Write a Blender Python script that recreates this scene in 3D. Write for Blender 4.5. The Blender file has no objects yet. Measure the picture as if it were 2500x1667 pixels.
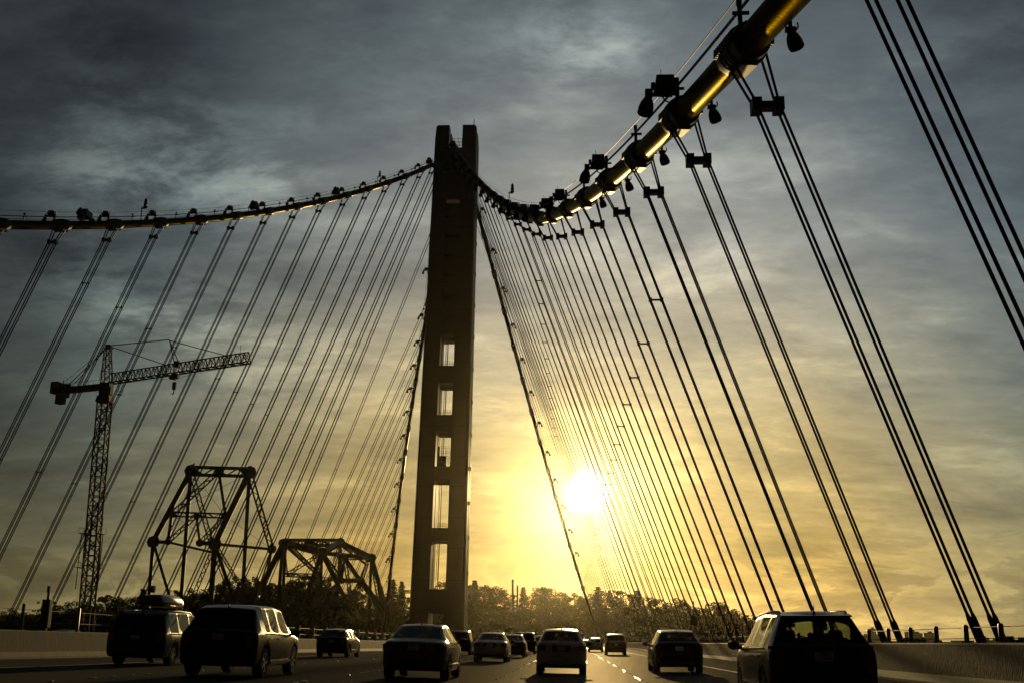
import bpy, bmesh, math, random
from mathutils import Vector, Matrix, noise
R = math.radians
sc = bpy.context.scene
COL = sc.collection

# ---------------------------------------------------------------- camera
cam_d = bpy.data.cameras.new("camera")
cam = bpy.data.objects.new("camera", cam_d)
COL.objects.link(cam)
cam_d.sensor_width = 36.0
cam_d.lens = 38.79
cam_d.clip_start = 0.1
cam_d.clip_end = 30000
PITCH, YAW, ROLL = 0.2644, 0.054, 0.009
_r = Vector((math.cos(YAW), math.sin(YAW), 0))
_f = Vector((-math.sin(YAW) * math.cos(PITCH), math.cos(YAW) * math.cos(PITCH), math.sin(PITCH)))
_u = Vector((math.sin(YAW) * math.sin(PITCH), -math.cos(YAW) * math.sin(PITCH), math.cos(PITCH)))
_r2 = math.cos(ROLL) * _r + math.sin(ROLL) * _u
_u2 = math.cos(ROLL) * _u - math.sin(ROLL) * _r
M = Matrix.Identity(4)
for i in range(3):
    M[i][0], M[i][1], M[i][2] = _r2[i], _u2[i], -_f[i]
M[0][3], M[1][3], M[2][3] = 29.06, 0.0, 1.17
cam.matrix_world = M
sc.camera = cam

# ---------------------------------------------------------------- sky, sun, exposure
SUN = Vector((0.0156, 0.9916, 0.1288)).normalized()
SUN_EL = math.asin(SUN.z)
SUN_AZ = math.atan2(SUN.x, SUN.y)
sc.view_settings.view_transform = 'Standard'
sc.view_settings.look = 'None'
sc.view_settings.exposure = 0.0
sc.view_settings.gamma = 1.0
sc.view_settings.use_curve_mapping = False
world = bpy.data.worlds.new("World")
sc.world = world
world.use_nodes = True
wt = world.node_tree
wn, wl = wt.nodes, wt.links
for n in list(wn):
    wn.remove(n)


def wnode(t, **kw):
    n = wn.new(t)
    for k, v in kw.items():
        setattr(n, k, v)
    return n


def wmath(op, a, b=None, clamp=False):
    n = wnode('ShaderNodeMath', operation=op, use_clamp=clamp)
    for i, v in enumerate((a, b)):
        if v is None:
            continue
        if isinstance(v, (int, float)):
            n.inputs[i].default_value = v
        else:
            wl.new(v, n.inputs[i])
    return n.outputs[0]


def wramp(fac, stops, interp='LINEAR'):
    n = wnode('ShaderNodeValToRGB')
    n.color_ramp.interpolation = interp
    e = n.color_ramp.elements
    while len(e) < len(stops):
        e.new(0.5)
    for el, (p, c) in zip(e, stops):
        el.position = p
        el.color = (*c, 1) if len(c) == 3 else c
    wl.new(fac, n.inputs[0])
    return n.outputs[0]


def wmix(kind, fac, a, b):
    n = wnode('ShaderNodeMix', data_type='RGBA', blend_type=kind)
    for s, v in ((n.inputs[0], fac), (n.inputs[6], a), (n.inputs[7], b)):
        if isinstance(v, (int, float)):
            s.default_value = v
        elif isinstance(v, tuple):
            s.default_value = (*v, 1)
        else:
            wl.new(v, s)
    return n.outputs[2]


tc = wnode('ShaderNodeTexCoord')
nrm = wnode('ShaderNodeVectorMath', operation='NORMALIZE')
wl.new(tc.outputs['Generated'], nrm.inputs[0])
DIR = nrm.outputs[0]
sep = wnode('ShaderNodeSeparateXYZ')
wl.new(DIR, sep.inputs[0])
DX, DY, DZ = sep.outputs
dot = wnode('ShaderNodeVectorMath', operation='DOT_PRODUCT')
wl.new(DIR, dot.inputs[0])
dot.inputs[1].default_value = SUN
ANG = wmath('ARCCOSINE', wmath('MINIMUM', dot.outputs['Value'], 0.9999999))      # radians from the sun
ELEV = wmath('ARCSINE', DZ)
# brightness falls away from the sun behind thin cloud; the unseen sky opposite is dimmed to keep camera-facing sides dark
LUM = wmath('ADD', wmath('MULTIPLY', wmath('EXPONENT', wmath('MULTIPLY', ANG, -1 / R(9.5))), 0.46), 
            wmath('MULTIPLY', wmath('EXPONENT', wmath('MULTIPLY', ANG, -1 / R(21))), 0.46))
# low down the light travels along the veil and the sky stays bright far to either side
LOWG = wmath('MULTIPLY', wmath('EXPONENT', wmath('MULTIPLY', wmath('MAXIMUM', ELEV, 0.0), -1 / R(7.5))), wmath('MULTIPLY', wmath('SUBTRACT', ANG, R(6)), 1 / R(12), clamp=True))
LUM = wmath('MULTIPLY', LUM, wmath('ADD', 1.0, wmath('MULTIPLY', LOWG, 1.1)))
# a touch brighter to the right of the sun than to the left
LUM = wmath('MULTIPLY', LUM, wmath('MAXIMUM', 0.15, wmath('ADD', 1.0, wmath('SUBTRACT', wmath('MULTIPLY', DX, 0.60), wmath('MULTIPLY', wmath('MULTIPLY', DX, DX), 1.4)))))
ELN = wmath('DIVIDE', wmath('MAXIMUM', ELEV, 0.0), R(40), clamp=True)
TINT = wramp(ELN, [(0.0, (1.0, 0.66, 0.20)), (0.10, (1.0, 0.68, 0.20)), (0.24, (1.0, 0.79, 0.36)), (0.36, (1.0, 0.87, 0.56)),
                   (0.50, (0.97, 0.93, 0.79)), (0.66, (0.96, 0.94, 0.86)), (1.0, (0.93, 0.93, 0.89))])
SIDE = wmath('MULTIPLY', wmath('SUBTRACT', ANG, R(12)), 1 / R(13), clamp=True)
COOL = wramp(ELN, [(0.0, (0.90, 0.84, 0.40)), (0.12, (0.82, 0.86, 0.54)), (0.30, (0.58, 0.82, 0.83)), (0.50, (0.58, 0.80, 0.91)), (1.0, (0.66, 0.82, 0.91))])
TINT = wmix('MIX', wmath('MULTIPLY', SIDE, 0.85), TINT, COOL)
# --- clouds: noise laid on a high flat layer, so that streaks lie down towards the horizon
den = wmath('ADD', wmath('MAXIMUM', DZ, 0.0), 0.26)
comb = wnode('ShaderNodeCombineXYZ')
wl.new(wmath('DIVIDE', DX, den), comb.inputs[0])
wl.new(wmath('DIVIDE', DY, den), comb.inputs[1])


def wnoise(vec, scale, detail, rough, dist, sx=1.0, sy=1.0, rz=0.0, off=0.0):
    mp = wnode('ShaderNodeMapping')
    mp.inputs['Scale'].default_value = (sx, sy, 1)
    mp.inputs['Rotation'].default_value = (0, 0, rz)
    mp.inputs['Location'].default_value = (off, off * 0.7, off)
    wl.new(vec, mp.inputs[0])
    n = wnode('ShaderNodeTexNoise')
    n.inputs['Scale'].default_value = scale
    n.inputs['Detail'].default_value = detail
    n.inputs['Roughness'].default_value = rough
    n.inputs['Distortion'].default_value = dist
    wl.new(mp.outputs[0], n.inputs[0])
    return n.outputs[0]


CL = comb.outputs[0]
n_big = wnoise(CL, 0.9, 7, 0.60, 0.15, 1.0, 1.5, R(18), 3.1)
n_wisp = wnoise(CL, 3.0, 10, 0.63, 0.15, 1.0, 1.7, R(-20), 7.7)
n_fine = wnoise(CL, 10.0, 8, 0.66, 0.1, 1.0, 2.2, R(10), 1.3)
CLOUD = wramp(n_big, [(0.32, (0.80, 0.81, 0.83)), (0.50, (0.98, 0.98, 0.98)), (0.70, (1.22, 1.21, 1.18))], 'EASE')
WISP = wramp(n_wisp, [(0.34, (0.76, 0.78, 0.82)), (0.50, (0.98, 0.98, 0.98)), (0.68, (1.46, 1.43, 1.34))], 'EASE')
FINE = wramp(n_fine, [(0.32, (0.88, 0.88, 0.88)), (0.68, (1.12, 1.12, 1.12))])
MODU = wmix('MULTIPLY', 1.0, wmix('MULTIPLY', 1.0, CLOUD, WISP), FINE)
# heavier and thinner parts of the veil: (azimuth, elevation, width, height, strength), broken up by ragged noise
AZ = wmath('ARCTAN2', DX, DY)
rag = wramp(wnoise(CL, 5.0, 9, 0.66, 0.2, 1.0, 1.5, R(-25), 11.0), [(0.38, (0, 0, 0)), (0.64, (1, 1, 1))], 'EASE')
PATCH = [(-21.5, 22.2, 7.0, 1.7, 2.6), (-25.5, 21.2, 3.2, 1.6, 1.2), (-22.5, 24.8, 5.5, 1.6, 1.1), (-0.2, 31.0, 5.0, 2.2, 1.0), (2.5, 29.6, 4.0, 1.6, 0.9), (-22.0, 16.0, 6.5, 1.6, 2.0), (-16.5, 13.2, 6.0, 1.8, 1.0),
         (-7.6, 27.0, 5.0, 2.0, 0.35), (12.0, 14.5, 7.0, 3.0, 0.25), (6.0, 21.0, 8.0, 4.0, 0.3)]
DARK = [(-25.5, 28.0, 6.5, 3.5, 0.50), (-26.5, 18.2, 4.0, 1.8, 0.45), (-14.0, 19.0, 6.0, 2.0, 0.25), (23.0, 28.0, 8.0, 6.0, 0.30), (-4.0, 4.9, 4.0, 0.5, 0.22), (18.0, 6.2, 6.0, 0.7, 0.22), (-25.0, 8.0, 6.0, 2.5, 0.22), (-12.0, 31.0, 6.0, 2.0, 0.2)]


def patch(a0, e0, sa, se, k):
    qa = wmath('POWER', wmath('ABSOLUTE', wmath('DIVIDE', wmath('SUBTRACT', AZ, R(a0)), R(sa))), 2.0)
    qe = wmath('POWER', wmath('ABSOLUTE', wmath('DIVIDE', wmath('SUBTRACT', ELEV, R(e0)), R(se))), 2.0)
    return wmath('MULTIPLY', wmath('EXPONENT', wmath('MULTIPLY', wmath('ADD', qa, qe), -1.0)), k)


acc = 0.0
for q in PATCH:
    acc = wmath('ADD', patch(*q), acc)
acc = wmath('MULTIPLY', acc, rag)
dk = 0.0
for q in DARK:
    dk = wmath('ADD', patch(*q), dk)
dk = wmath('MULTIPLY', dk, wmath('SUBTRACT', 1.25, rag))
VEIL = wmath('MAXIMUM', wmath('SUBTRACT', wmath('ADD', 1.0, acc), dk), 0.25)
vc = wnode('ShaderNodeCombineColor')
wl.new(VEIL, vc.inputs[0])
wl.new(wmath('POWER', VEIL, 0.96), vc.inputs[1])
wl.new(wmath('POWER', VEIL, 0.85), vc.inputs[2])
MODU = wmix('MULTIPLY', 1.0, MODU, vc.outputs[0])
# low bank of cumulus along the horizon
hv = wnode('ShaderNodeCombineXYZ')
wl.new(wmath('ARCTAN2', DX, DY), hv.inputs[0])
wl.new(wmath('MULTIPLY', ELEV, 2.6), hv.inputs[1])
n_low = wnoise(hv.outputs[0], 9.0, 7, 0.6, 0.4, 1.0, 1.0, 0, 4.2)
band = wramp(wmath('DIVIDE', wmath('MAXIMUM', ELEV, 0.0), R(10), clamp=True),
             [(0.0, (0.9, 0.9, 0.9)), (0.22, (1, 1, 1)), (0.42, (0.55, 0.55, 0.55)), (0.62, (0, 0, 0))])
LOWC = wramp(n_low, [(0.38, (0.66, 0.62, 0.58)), (0.49, (0.86, 0.84, 0.82)), (0.53, (1.30, 1.24, 1.12)), (0.68, (1.02, 0.98, 0.94))], 'EASE')
LOWC = wmix('MIX', band, (1.0, 1.0, 1.0), LOWC)
SKYC = wmix('MULTIPLY', 1.0, wmix('MULTIPLY', 1.0, TINT, MODU), LOWC)
lumc = wnode('ShaderNodeCombineColor')
for i in range(3):
    wl.new(LUM, lumc.inputs[i])
SKYC = wmix('MULTIPLY', 1.0, SKYC, lumc.outputs[0])
# the sun itself burning through thin cloud, with its aureole
core = wmath('MULTIPLY', wmath('EXPONENT', wmath('MULTIPLY', wmath('POWER', wmath('DIVIDE', ANG, R(0.92)), 4.0), -1.0)), 5.0)
aure = wmath('MULTIPLY', wmath('EXPONENT', wmath('MULTIPLY', ANG, -1 / R(1.5))), 0.35)
for fac, colr in ((core, (1.0, 0.95, 0.80)), (aure, (1.0, 0.80, 0.36))):
    cc = wnode('ShaderNodeCombineColor')
    for i in range(3):
        wl.new(wmath('MULTIPLY', fac, colr[i]), cc.inputs[i])
    SKYC = wmix('ADD', 1.0, SKYC, cc.outputs[0])
sky = wnode('ShaderNodeTexSky', sky_type='NISHITA')
sky.sun_disc = False
sky.sun_elevation = SUN_EL
sky.sun_rotation = SUN_AZ
sky.air_density = 1.0
sky.dust_density = 2.0
# what little of the clear sky gets through the veil of cloud
CLEAR = wmix('MULTIPLY', 1.0, sky.outputs[0], (0.010, 0.010, 0.010))
scl = wmix('MULTIPLY', 1.0, SKYC, (10.0, 10.0, 10.0))
TOT = wmix('ADD', 1.0, scl, wmix('MULTIPLY', 1.0, CLEAR, (1.0, 1.0, 1.0)))
bg = wnode('ShaderNodeBackground')
wl.new(TOT, bg.inputs[0])
bg.inputs[1].default_value = 0.1
wo = wnode('ShaderNodeOutputWorld')
wl.new(bg.outputs[0], wo.inputs[0])

sun_d = bpy.data.lights.new("sun", 'SUN')
sun_d.energy = 3.5
sun_d.angle = R(0.5)
sun_d.color = (1.0, 0.70, 0.28)
sun = bpy.data.objects.new("sun", sun_d)
COL.objects.link(sun)
sun.rotation_euler = (-SUN).to_track_quat('-Z', 'Y').to_euler()
sun.location = (0, 0, 200)

sc.cycles.volume_bounces = 0
sc.cycles.max_bounces = 6
sc.cycles.transparent_max_bounces = 12


# ---------------------------------------------------------------- helpers
def link(o, parent=None):
    COL.objects.link(o)
    if parent is not None:
        o.parent = parent
    return o


def tag(o, label=None, cat=None, group=None, kind=None):
    if label: o['label'] = label
    if cat: o['category'] = cat
    if group: o['group'] = group
    if kind: o['kind'] = kind
    return o


def thing(name, label, cat, loc=(0, 0, 0), rot=(0, 0, 0), group=None):
    o = bpy.data.objects.new(name, None)
    o.empty_display_size = 0.3
    o.location = loc
    o.rotation_euler = rot
    link(o)
    return tag(o, label, cat, group)


class MB:
    """collects shapes, then becomes ONE mesh object"""
    def __init__(s):
        s.v, s.f, s.m = [], [], []

    def add(s, vs, fs, mi=0):
        b = len(s.v)
        s.v += [tuple(v) for v in vs]
        s.f += [tuple(i + b for i in f) for f in fs]
        s.m += [mi] * len(fs)
        return s

    def box(s, c, d, rot=None, mi=0, taper=1.0):
        hx, hy, hz = d[0] / 2, d[1] / 2, d[2] / 2
        vs = []
        for z in (-1, 1):
            t = taper if z > 0 else 1.0
            for x, y in ((-1, -1), (1, -1), (1, 1), (-1, 1)):
                vs.append(Vector((x * hx * t, y * hy * t, z * hz)))
        if rot is not None:
            vs = [rot @ v for v in vs]
        c = Vector(c)
        vs = [v + c for v in vs]
        return s.add(vs, [(0, 3, 2, 1), (4, 5, 6, 7), (0, 1, 5, 4), (1, 2, 6, 5), (2, 3, 7, 6), (3, 0, 4, 7)], mi)

    def bar(s, p, q, w, h=None, up=(0, 0, 1), mi=0):
        """box beam from p to q, w wide (sideways) and h high"""
        h = h or w
        p, q = Vector(p), Vector(q)
        d = (q - p)
        if d.length < 1e-6:
            return s
        d.normalize()
        u = Vector(up)
        if abs(d.dot(u)) > 0.98:
            u = Vector((0, 1, 0))
        sd = d.cross(u).normalized()
        u = sd.cross(d).normalized()
        vs = []
        for b in (p, q):
            for a, c in ((-1, -1), (1, -1), (1, 1), (-1, 1)):
                vs.append(b + sd * (a * w / 2) + u * (c * h / 2))
        return s.add(vs, [(0, 3, 2, 1), (4, 5, 6, 7), (0, 1, 5, 4), (1, 2, 6, 5), (2, 3, 7, 6), (3, 0, 4, 7)], mi)

    def tube(s, pts, r, n=8, cap=True, mi=0):
        pts = [Vector(p) for p in pts]
        rs = r if isinstance(r, (list, tuple)) else [r] * len(pts)
        ref = None
        rings = []
        for i, p in enumerate(pts):
            d = (pts[min(i + 1, len(pts) - 1)] - pts[max(i - 1, 0)]).normalized()
            if ref is None:
                ref = Vector((0, 0, 1)) if abs(d.z) < 0.9 else Vector((1, 0, 0))
            a = d.cross(ref).normalized()
            b = a.cross(d).normalized()
            ref = b
            rings.append([p + (a * math.cos(2 * math.pi * k / n) + b * math.sin(2 * math.pi * k / n)) * rs[i] for k in range(n)])
        vs = [v for g in rings for v in g]
        fs = []
        for i in range(len(pts) - 1):
            for k in range(n):
                k2 = (k + 1) % n
                fs.append((i * n + k, i * n + k2, (i + 1) * n + k2, (i + 1) * n + k))
        if cap:
            fs.append(tuple(range(n))[::-1])
            fs.append(tuple((len(pts) - 1) * n + k for k in range(n)))
        return s.add(vs, fs, mi)

    def lathe(s, prof, c=(0, 0, 0), axis=(0, 0, 1), n=16, mi=0):
        """prof: list of (radius, distance along the axis)"""
        ax = Vector(axis).normalized()
        ref = Vector((1, 0, 0)) if abs(ax.x) < 0.9 else Vector((0, 0, 1))
        a = ax.cross(ref).normalized()
        b = ax.cross(a).normalized()
        c = Vector(c)
        vs, fs = [], []
        for r, t in prof:
            for k in range(n):
                g = 2 * math.pi * k / n
                vs.append(c + ax * t + (a * math.cos(g) + b * math.sin(g)) * r)
        for i in range(len(prof) - 1):
            for k in range(n):
                k2 = (k + 1) % n
                fs.append((i * n + k, i * n + k2, (i + 1) * n + k2, (i + 1) * n + k))
        fs.append(tuple(range(n))[::-1])
        fs.append(tuple((len(prof) - 1) * n + k for k in range(n)))
        return s.add(vs, fs, mi)

    def blob(s, c, r, seed=0, n1=6, n2=8, amp=0.2, mi=0):
        vs, fs = [], []
        c = Vector(c)
        rx, ry, rz = r if isinstance(r, (tuple, list)) else (r, r, r)
        for i in range(n1 + 1):
            th = math.pi * i / n1
            for k in range(n2):
                ph = 2 * math.pi * k / n2
                d = Vector((math.sin(th) * math.cos(ph), math.sin(th) * math.sin(ph), math.cos(th)))
                q = 1 + amp * noise.noise(d * 2.1 + Vector((seed, seed * 1.7, 0)))
                vs.append(c + Vector((d.x * rx, d.y * ry, d.z * rz)) * q)
        for i in range(n1):
            for k in range(n2):
                k2 = (k + 1) % n2
                fs.append((i * n2 + k, (i + 1) * n2 + k, (i + 1) * n2 + k2, i * n2 + k2))
        return s.add(vs, fs, mi)

    def mesh(s, name, mats, smooth=False, angle=35):
        me = bpy.data.meshes.new(name)
        me.from_pydata(s.v, [], s.f)
        for m in (mats if isinstance(mats, (list, tuple)) else [mats]):
            me.materials.append(m)
        if any(s.m):
            me.polygons.foreach_set('material_index', s.m)
        me.validate()
        if smooth:
            me.shade_smooth()
            me.set_sharp_from_angle(angle=R(angle))
        me.update()
        return me

    def build(s, name, mats, parent=None, smooth=False, angle=35, loc=None, bevel=0):
        o = bpy.data.objects.new(name, s.mesh(name, mats, smooth, angle))
        link(o, parent)
        if loc is not None:
            o.location = loc
        if bevel:
            b = o.modifiers.new("bevel", 'BEVEL')
            b.width = bevel
            b.segments = 2
            b.limit_method = 'ANGLE'
        return o


def mat(name, color, rough=0.6, metal=0.0, var=0.15, scale=4.0, bump=0.0, bscale=30.0, spec=0.5, coat=0.0, stretch=(1, 1, 1), color2=None):
    m = bpy.data.materials.new(name)
    m.use_nodes = True
    nt = m.node_tree
    b = nt.nodes['Principled BSDF']
    b.inputs['Roughness'].default_value = rough
    b.inputs['Metallic'].default_value = metal
    b.inputs['Specular IOR Level'].default_value = spec
    if coat:
        b.inputs['Coat Weight'].default_value = coat
        b.inputs['Coat Roughness'].default_value = 0.06
    t = nt.nodes.new('ShaderNodeTexCoord')
    mp = nt.nodes.new('ShaderNodeMapping')
    mp.inputs['Scale'].default_value = stretch
    nt.links.new(t.outputs['Object'], mp.inputs[0])
    n = nt.nodes.new('ShaderNodeTexNoise')
    n.inputs['Scale'].default_value = scale
    n.inputs['Detail'].default_value = 6
    n.inputs['Roughness'].default_value = 0.6
    nt.links.new(mp.outputs[0], n.inputs[0])
    rp = nt.nodes.new('ShaderNodeValToRGB')
    c2 = color2 or tuple(min(1, c * (1 + var)) for c in color)
    c1 = tuple(c * (1 - var) for c in color) if not color2 else color
    rp.color_ramp.elements[0].position = 0.3
    rp.color_ramp.elements[1].position = 0.7
    rp.color_ramp.elements[0].color = (*c1, 1)
    rp.color_ramp.elements[1].color = (*c2, 1)
    nt.links.new(n.outputs[0], rp.inputs[0])
    nt.links.new(rp.outputs[0], b.inputs['Base Color'])
    if bump:
        n2 = nt.nodes.new('ShaderNodeTexNoise')
        n2.inputs['Scale'].default_value = bscale
        n2.inputs['Detail'].default_value = 5
        nt.links.new(mp.outputs[0], n2.inputs[0])
        bp = nt.nodes.new('ShaderNodeBump')
        bp.inputs['Strength'].default_value = bump
        bp.inputs['Distance'].default_value = 0.02
        nt.links.new(n2.outputs[0], bp.inputs['Height'])
        nt.links.new(bp.outputs[0], b.inputs['Normal'])
    return m


def glass_mat(name, tint, rough=0.02):
    m = bpy.data.materials.new(name)
    m.use_nodes = True
    nt = m.node_tree
    for n in list(nt.nodes):
        nt.nodes.remove(n)
    o = nt.nodes.new('ShaderNodeOutputMaterial')
    mx = nt.nodes.new('ShaderNodeMixShader')
    tr = nt.nodes.new('ShaderNodeBsdfTransparent')
    gl = nt.nodes.new('ShaderNodeBsdfGlossy')
    lw = nt.nodes.new('ShaderNodeLayerWeight')          # same reflectance from both sides of the pane
    lw.inputs[0].default_value = 0.5
    pw = nt.nodes.new('ShaderNodeMath')
    pw.operation = 'POWER'
    pw.inputs[1].default_value = 4.0
    nt.links.new(lw.outputs['Facing'], pw.inputs[0])
    fr = nt.nodes.new('ShaderNodeMath')
    fr.operation = 'MULTIPLY_ADD'
    fr.inputs[1].default_value = 0.55
    fr.inputs[2].default_value = 0.045
    nt.links.new(pw.outputs[0], fr.inputs[0])
    gl.inputs['Roughness'].default_value = rough
    tr.inputs[0].default_value = (*tint, 1)
    nt.links.new(fr.outputs[0], mx.inputs[0])
    nt.links.new(tr.outputs[0], mx.inputs[1])
    nt.links.new(gl.outputs[0], mx.inputs[2])
    nt.links.new(mx.outputs[0], o.inputs[0])
    return m


def emit_mat(name, color, strength):
    m = bpy.data.materials.new(name)
    m.use_nodes = True
    b = m.node_tree.nodes['Principled BSDF']
    b.inputs['Base Color'].default_value = (*color, 1)
    b.inputs['Emission Color'].default_value = (*color, 1)
    b.inputs['Emission Strength'].default_value = strength
    return m


def foliage_mat(name, c1, c2, trans=0.30):
    m = bpy.data.materials.new(name)
    m.use_nodes = True
    nt = m.node_tree
    for n in list(nt.nodes):
        nt.nodes.remove(n)
    o = nt.nodes.new('ShaderNodeOutputMaterial')
    t = nt.nodes.new('ShaderNodeTexCoord')
    n = nt.nodes.new('ShaderNodeTexNoise')
    n.inputs['Scale'].default_value = 1.3
    n.inputs['Detail'].default_value = 3
    nt.links.new(t.outputs['Object'], n.inputs[0])
    rp = nt.nodes.new('ShaderNodeValToRGB')
    rp.color_ramp.elements[0].position = 0.35
    rp.color_ramp.elements[1].position = 0.65
    rp.color_ramp.elements[0].color = (*c1, 1)
    rp.color_ramp.elements[1].color = (*c2, 1)
    nt.links.new(n.outputs[0], rp.inputs[0])
    d = nt.nodes.new('ShaderNodeBsdfDiffuse')
    tl = nt.nodes.new('ShaderNodeBsdfTranslucent')
    nt.links.new(rp.outputs[0], d.inputs[0])
    nt.links.new(rp.outputs[0], tl.inputs[0])
    mx = nt.nodes.new('ShaderNodeMixShader')
    mx.inputs[0].default_value = trans
    nt.links.new(d.outputs[0], mx.inputs[1])
    nt.links.new(tl.outputs[0], mx.inputs[2])
    nt.links.new(mx.outputs[0], o.inputs[0])
    return m



def add_joints(m, axis, step, width, dark):
    """painted-over joints: thin darker lines every few metres along one object axis"""
    nt = m.node_tree
    b = nt.nodes['Principled BSDF']
    src = b.inputs['Base Color'].links[0].from_socket
    t = nt.nodes.new('ShaderNodeTexCoord')
    s = nt.nodes.new('ShaderNodeSeparateXYZ')
    nt.links.new(t.outputs['Object'], s.inputs[0])
    d = nt.nodes.new('ShaderNodeMath')
    d.operation = 'DIVIDE'
    nt.links.new(s.outputs[axis], d.inputs[0])
    d.inputs[1].default_value = step
    f = nt.nodes.new('ShaderNodeMath')
    f.operation = 'FRACT'
    nt.links.new(d.outputs[0], f.inputs[0])
    c = nt.nodes.new('ShaderNodeMath')
    c.operation = 'LESS_THAN'
    nt.links.new(f.outputs[0], c.inputs[0])
    c.inputs[1].default_value = width / step
    x = nt.nodes.new('ShaderNodeMix')
    x.data_type = 'RGBA'
    x.blend_type = 'MULTIPLY'
    nt.links.new(c.outputs[0], x.inputs[0])
    nt.links.new(src, x.inputs[6])
    x.inputs[7].default_value = (dark, dark, dark, 1)
    nt.links.new(x.outputs[2], b.inputs['Base Color'])


ORD = ("first second third fourth fifth sixth seventh eighth ninth tenth eleventh twelfth thirteenth fourteenth fifteenth sixteenth "
       "seventeenth eighteenth nineteenth twentieth").split()


def ordinal(n):
    if n <= 20:
        return ORD[n - 1]
    tens = {2: 'twenty', 3: 'thirty', 4: 'forty', 5: 'fifty', 6: 'sixty', 7: 'seventy', 8: 'eighty', 9: 'ninety'}
    tieth = {2: 'twentieth', 3: 'thirtieth', 4: 'fortieth', 5: 'fiftieth', 6: 'sixtieth', 7: 'seventieth', 8: 'eightieth', 9: 'ninetieth'}
    pre = ''
    if n >= 100:
        pre = 'hundred and '
        n -= 100
        if n == 0:
            return 'hundredth'
        if n <= 20:
            return pre + ORD[n - 1]
    return pre + (tieth[n // 10] if n % 10 == 0 else tens[n // 10] + '-' + ORD[n % 10 - 1])


MAT = dict(
    steel=mat("tower_steel", (0.17, 0.165, 0.15), 0.55, 0, 0.10, 0.35, 0.10, 6.0),
    panel=mat("tower_recess_steel", (0.10, 0.095, 0.09), 0.7, 0, 0.2, 0.5),
    wrap=mat("cable_wrap", (0.060, 0.054, 0.038), 0.36, 1.0, 0.14, 3.0, 0.35, 9.0),
    band=mat("cast_band", (0.10, 0.10, 0.10), 0.6, 0.3, 0.25, 5.0, 0.3, 14.0),
    rope=mat("hanger_rope", (0.05, 0.05, 0.05), 0.6, 0.3, 0.2, 8.0),
    wire=mat("hand_rope_wire", (0.07, 0.065, 0.055), 0.6, 0.5, 0.15, 6.0),
    black=mat("black_fitting", (0.035, 0.035, 0.037), 0.55, 0.1, 0.25, 6.0),
    galv=mat("galvanised_post", (0.20, 0.20, 0.20), 0.45, 0.6, 0.2, 6.0),
    crane=mat("crane_steel", (0.06, 0.05, 0.03), 0.6, 0.2, 0.25, 1.0),
    counter=mat("counterweight_concrete", (0.16, 0.16, 0.15), 0.85, 0, 0.2, 0.8),
    truss=mat("old_truss_steel", (0.05, 0.05, 0.046), 0.7, 0.15, 0.3, 0.6),
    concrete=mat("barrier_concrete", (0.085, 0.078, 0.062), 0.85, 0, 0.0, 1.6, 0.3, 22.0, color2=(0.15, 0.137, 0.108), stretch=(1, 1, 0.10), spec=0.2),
    deck=mat("deck_concrete", (0.26, 0.25, 0.23), 0.85, 0, 0.2, 0.4),
    paint_line=mat("lane_paint", (0.62, 0.60, 0.54), 0.18, 0, 0.2, 8.0),
    trunk=mat("tree_bark", (0.09, 0.07, 0.05), 0.9, 0, 0.3, 2.0),
    leaf_a=foliage_mat("eucalyptus_leaves", (0.040, 0.050, 0.022), (0.085, 0.095, 0.040)),
    leaf_b=foliage_mat("oak_leaves", (0.035, 0.048, 0.018), (0.070, 0.085, 0.030)),
    leaf_c=foliage_mat("pine_needles", (0.028, 0.042, 0.020), (0.055, 0.070, 0.030)),
    soil=mat("hillside_soil", (0.045, 0.045, 0.025), 0.95, 0, 0.4, 0.05, 0.3, 0.3),
    water=mat("bay_water", (0.03, 0.05, 0.055), 0.12, 0, 0.1, 0.05, 0.6, 0.35),
    tyre=mat("tyre_rubber", (0.022, 0.022, 0.022), 0.8, 0, 0.2, 20),
    rim=mat("alloy_rim", (0.45, 0.45, 0.45), 0.3, 0.9, 0.1, 10),
    trim=mat("black_trim", (0.02, 0.02, 0.02), 0.5, 0, 0.2, 10),
    chrome=mat("chrome_trim", (0.6, 0.6, 0.6), 0.14, 1.0, 0.05, 10),
    seat=mat("dark_seat_cloth", (0.03, 0.03, 0.032), 0.9, 0, 0.3, 20),
    tail=mat("red_tail_lens", (0.22, 0.008, 0.006), 0.12, 0, 0.25, 12, coat=0.6),
    lens=emit_mat("headlight_lens", (1.0, 0.93, 0.78), 6.0),
    amber=emit_mat("lit_turn_lens", (1.0, 0.42, 0.06), 1.6),
    plate=mat("plate_white", (0.55, 0.55, 0.52), 0.4, 0, 0.08, 10),
    ink=mat("plate_blue_ink", (0.02, 0.03, 0.10), 0.5, 0, 0.1, 10),
    signface=mat("sign_back_aluminium", (0.10, 0.10, 0.09), 0.6, 0.2, 0.2, 5),
    skin=mat("skin", (0.42, 0.26, 0.18), 0.55, 0, 0.1, 12),
    hair=mat("dark_hair", (0.03, 0.02, 0.015), 0.6, 0, 0.3, 30),
    shirt=mat("dark_shirt", (0.05, 0.055, 0.07), 0.85, 0, 0.2, 20),
    skyline=mat("far_building_facade", (0.10, 0.10, 0.10), 0.8, 0, 0.0, 0.35, color2=(0.22, 0.21, 0.20), stretch=(0.05, 0.05, 1)),
    skywin=mat("far_building_glass", (0.06, 0.07, 0.08), 0.25, 0, 0.2, 0.05),
    boxgold=mat("roof_box_plastic", (0.22, 0.19, 0.09), 0.3, 0, 0.1, 6, coat=0.4),
    glass=glass_mat("car_glass", (0.34, 0.39, 0.29)),
    glassdark=glass_mat("privacy_glass", (0.05, 0.06, 0.055)),
)
add_joints(MAT['concrete'], 1, 6.1, 0.035, 0.25)
add_joints(MAT['steel'], 2, 7.0, 0.10, 0.55)
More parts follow.
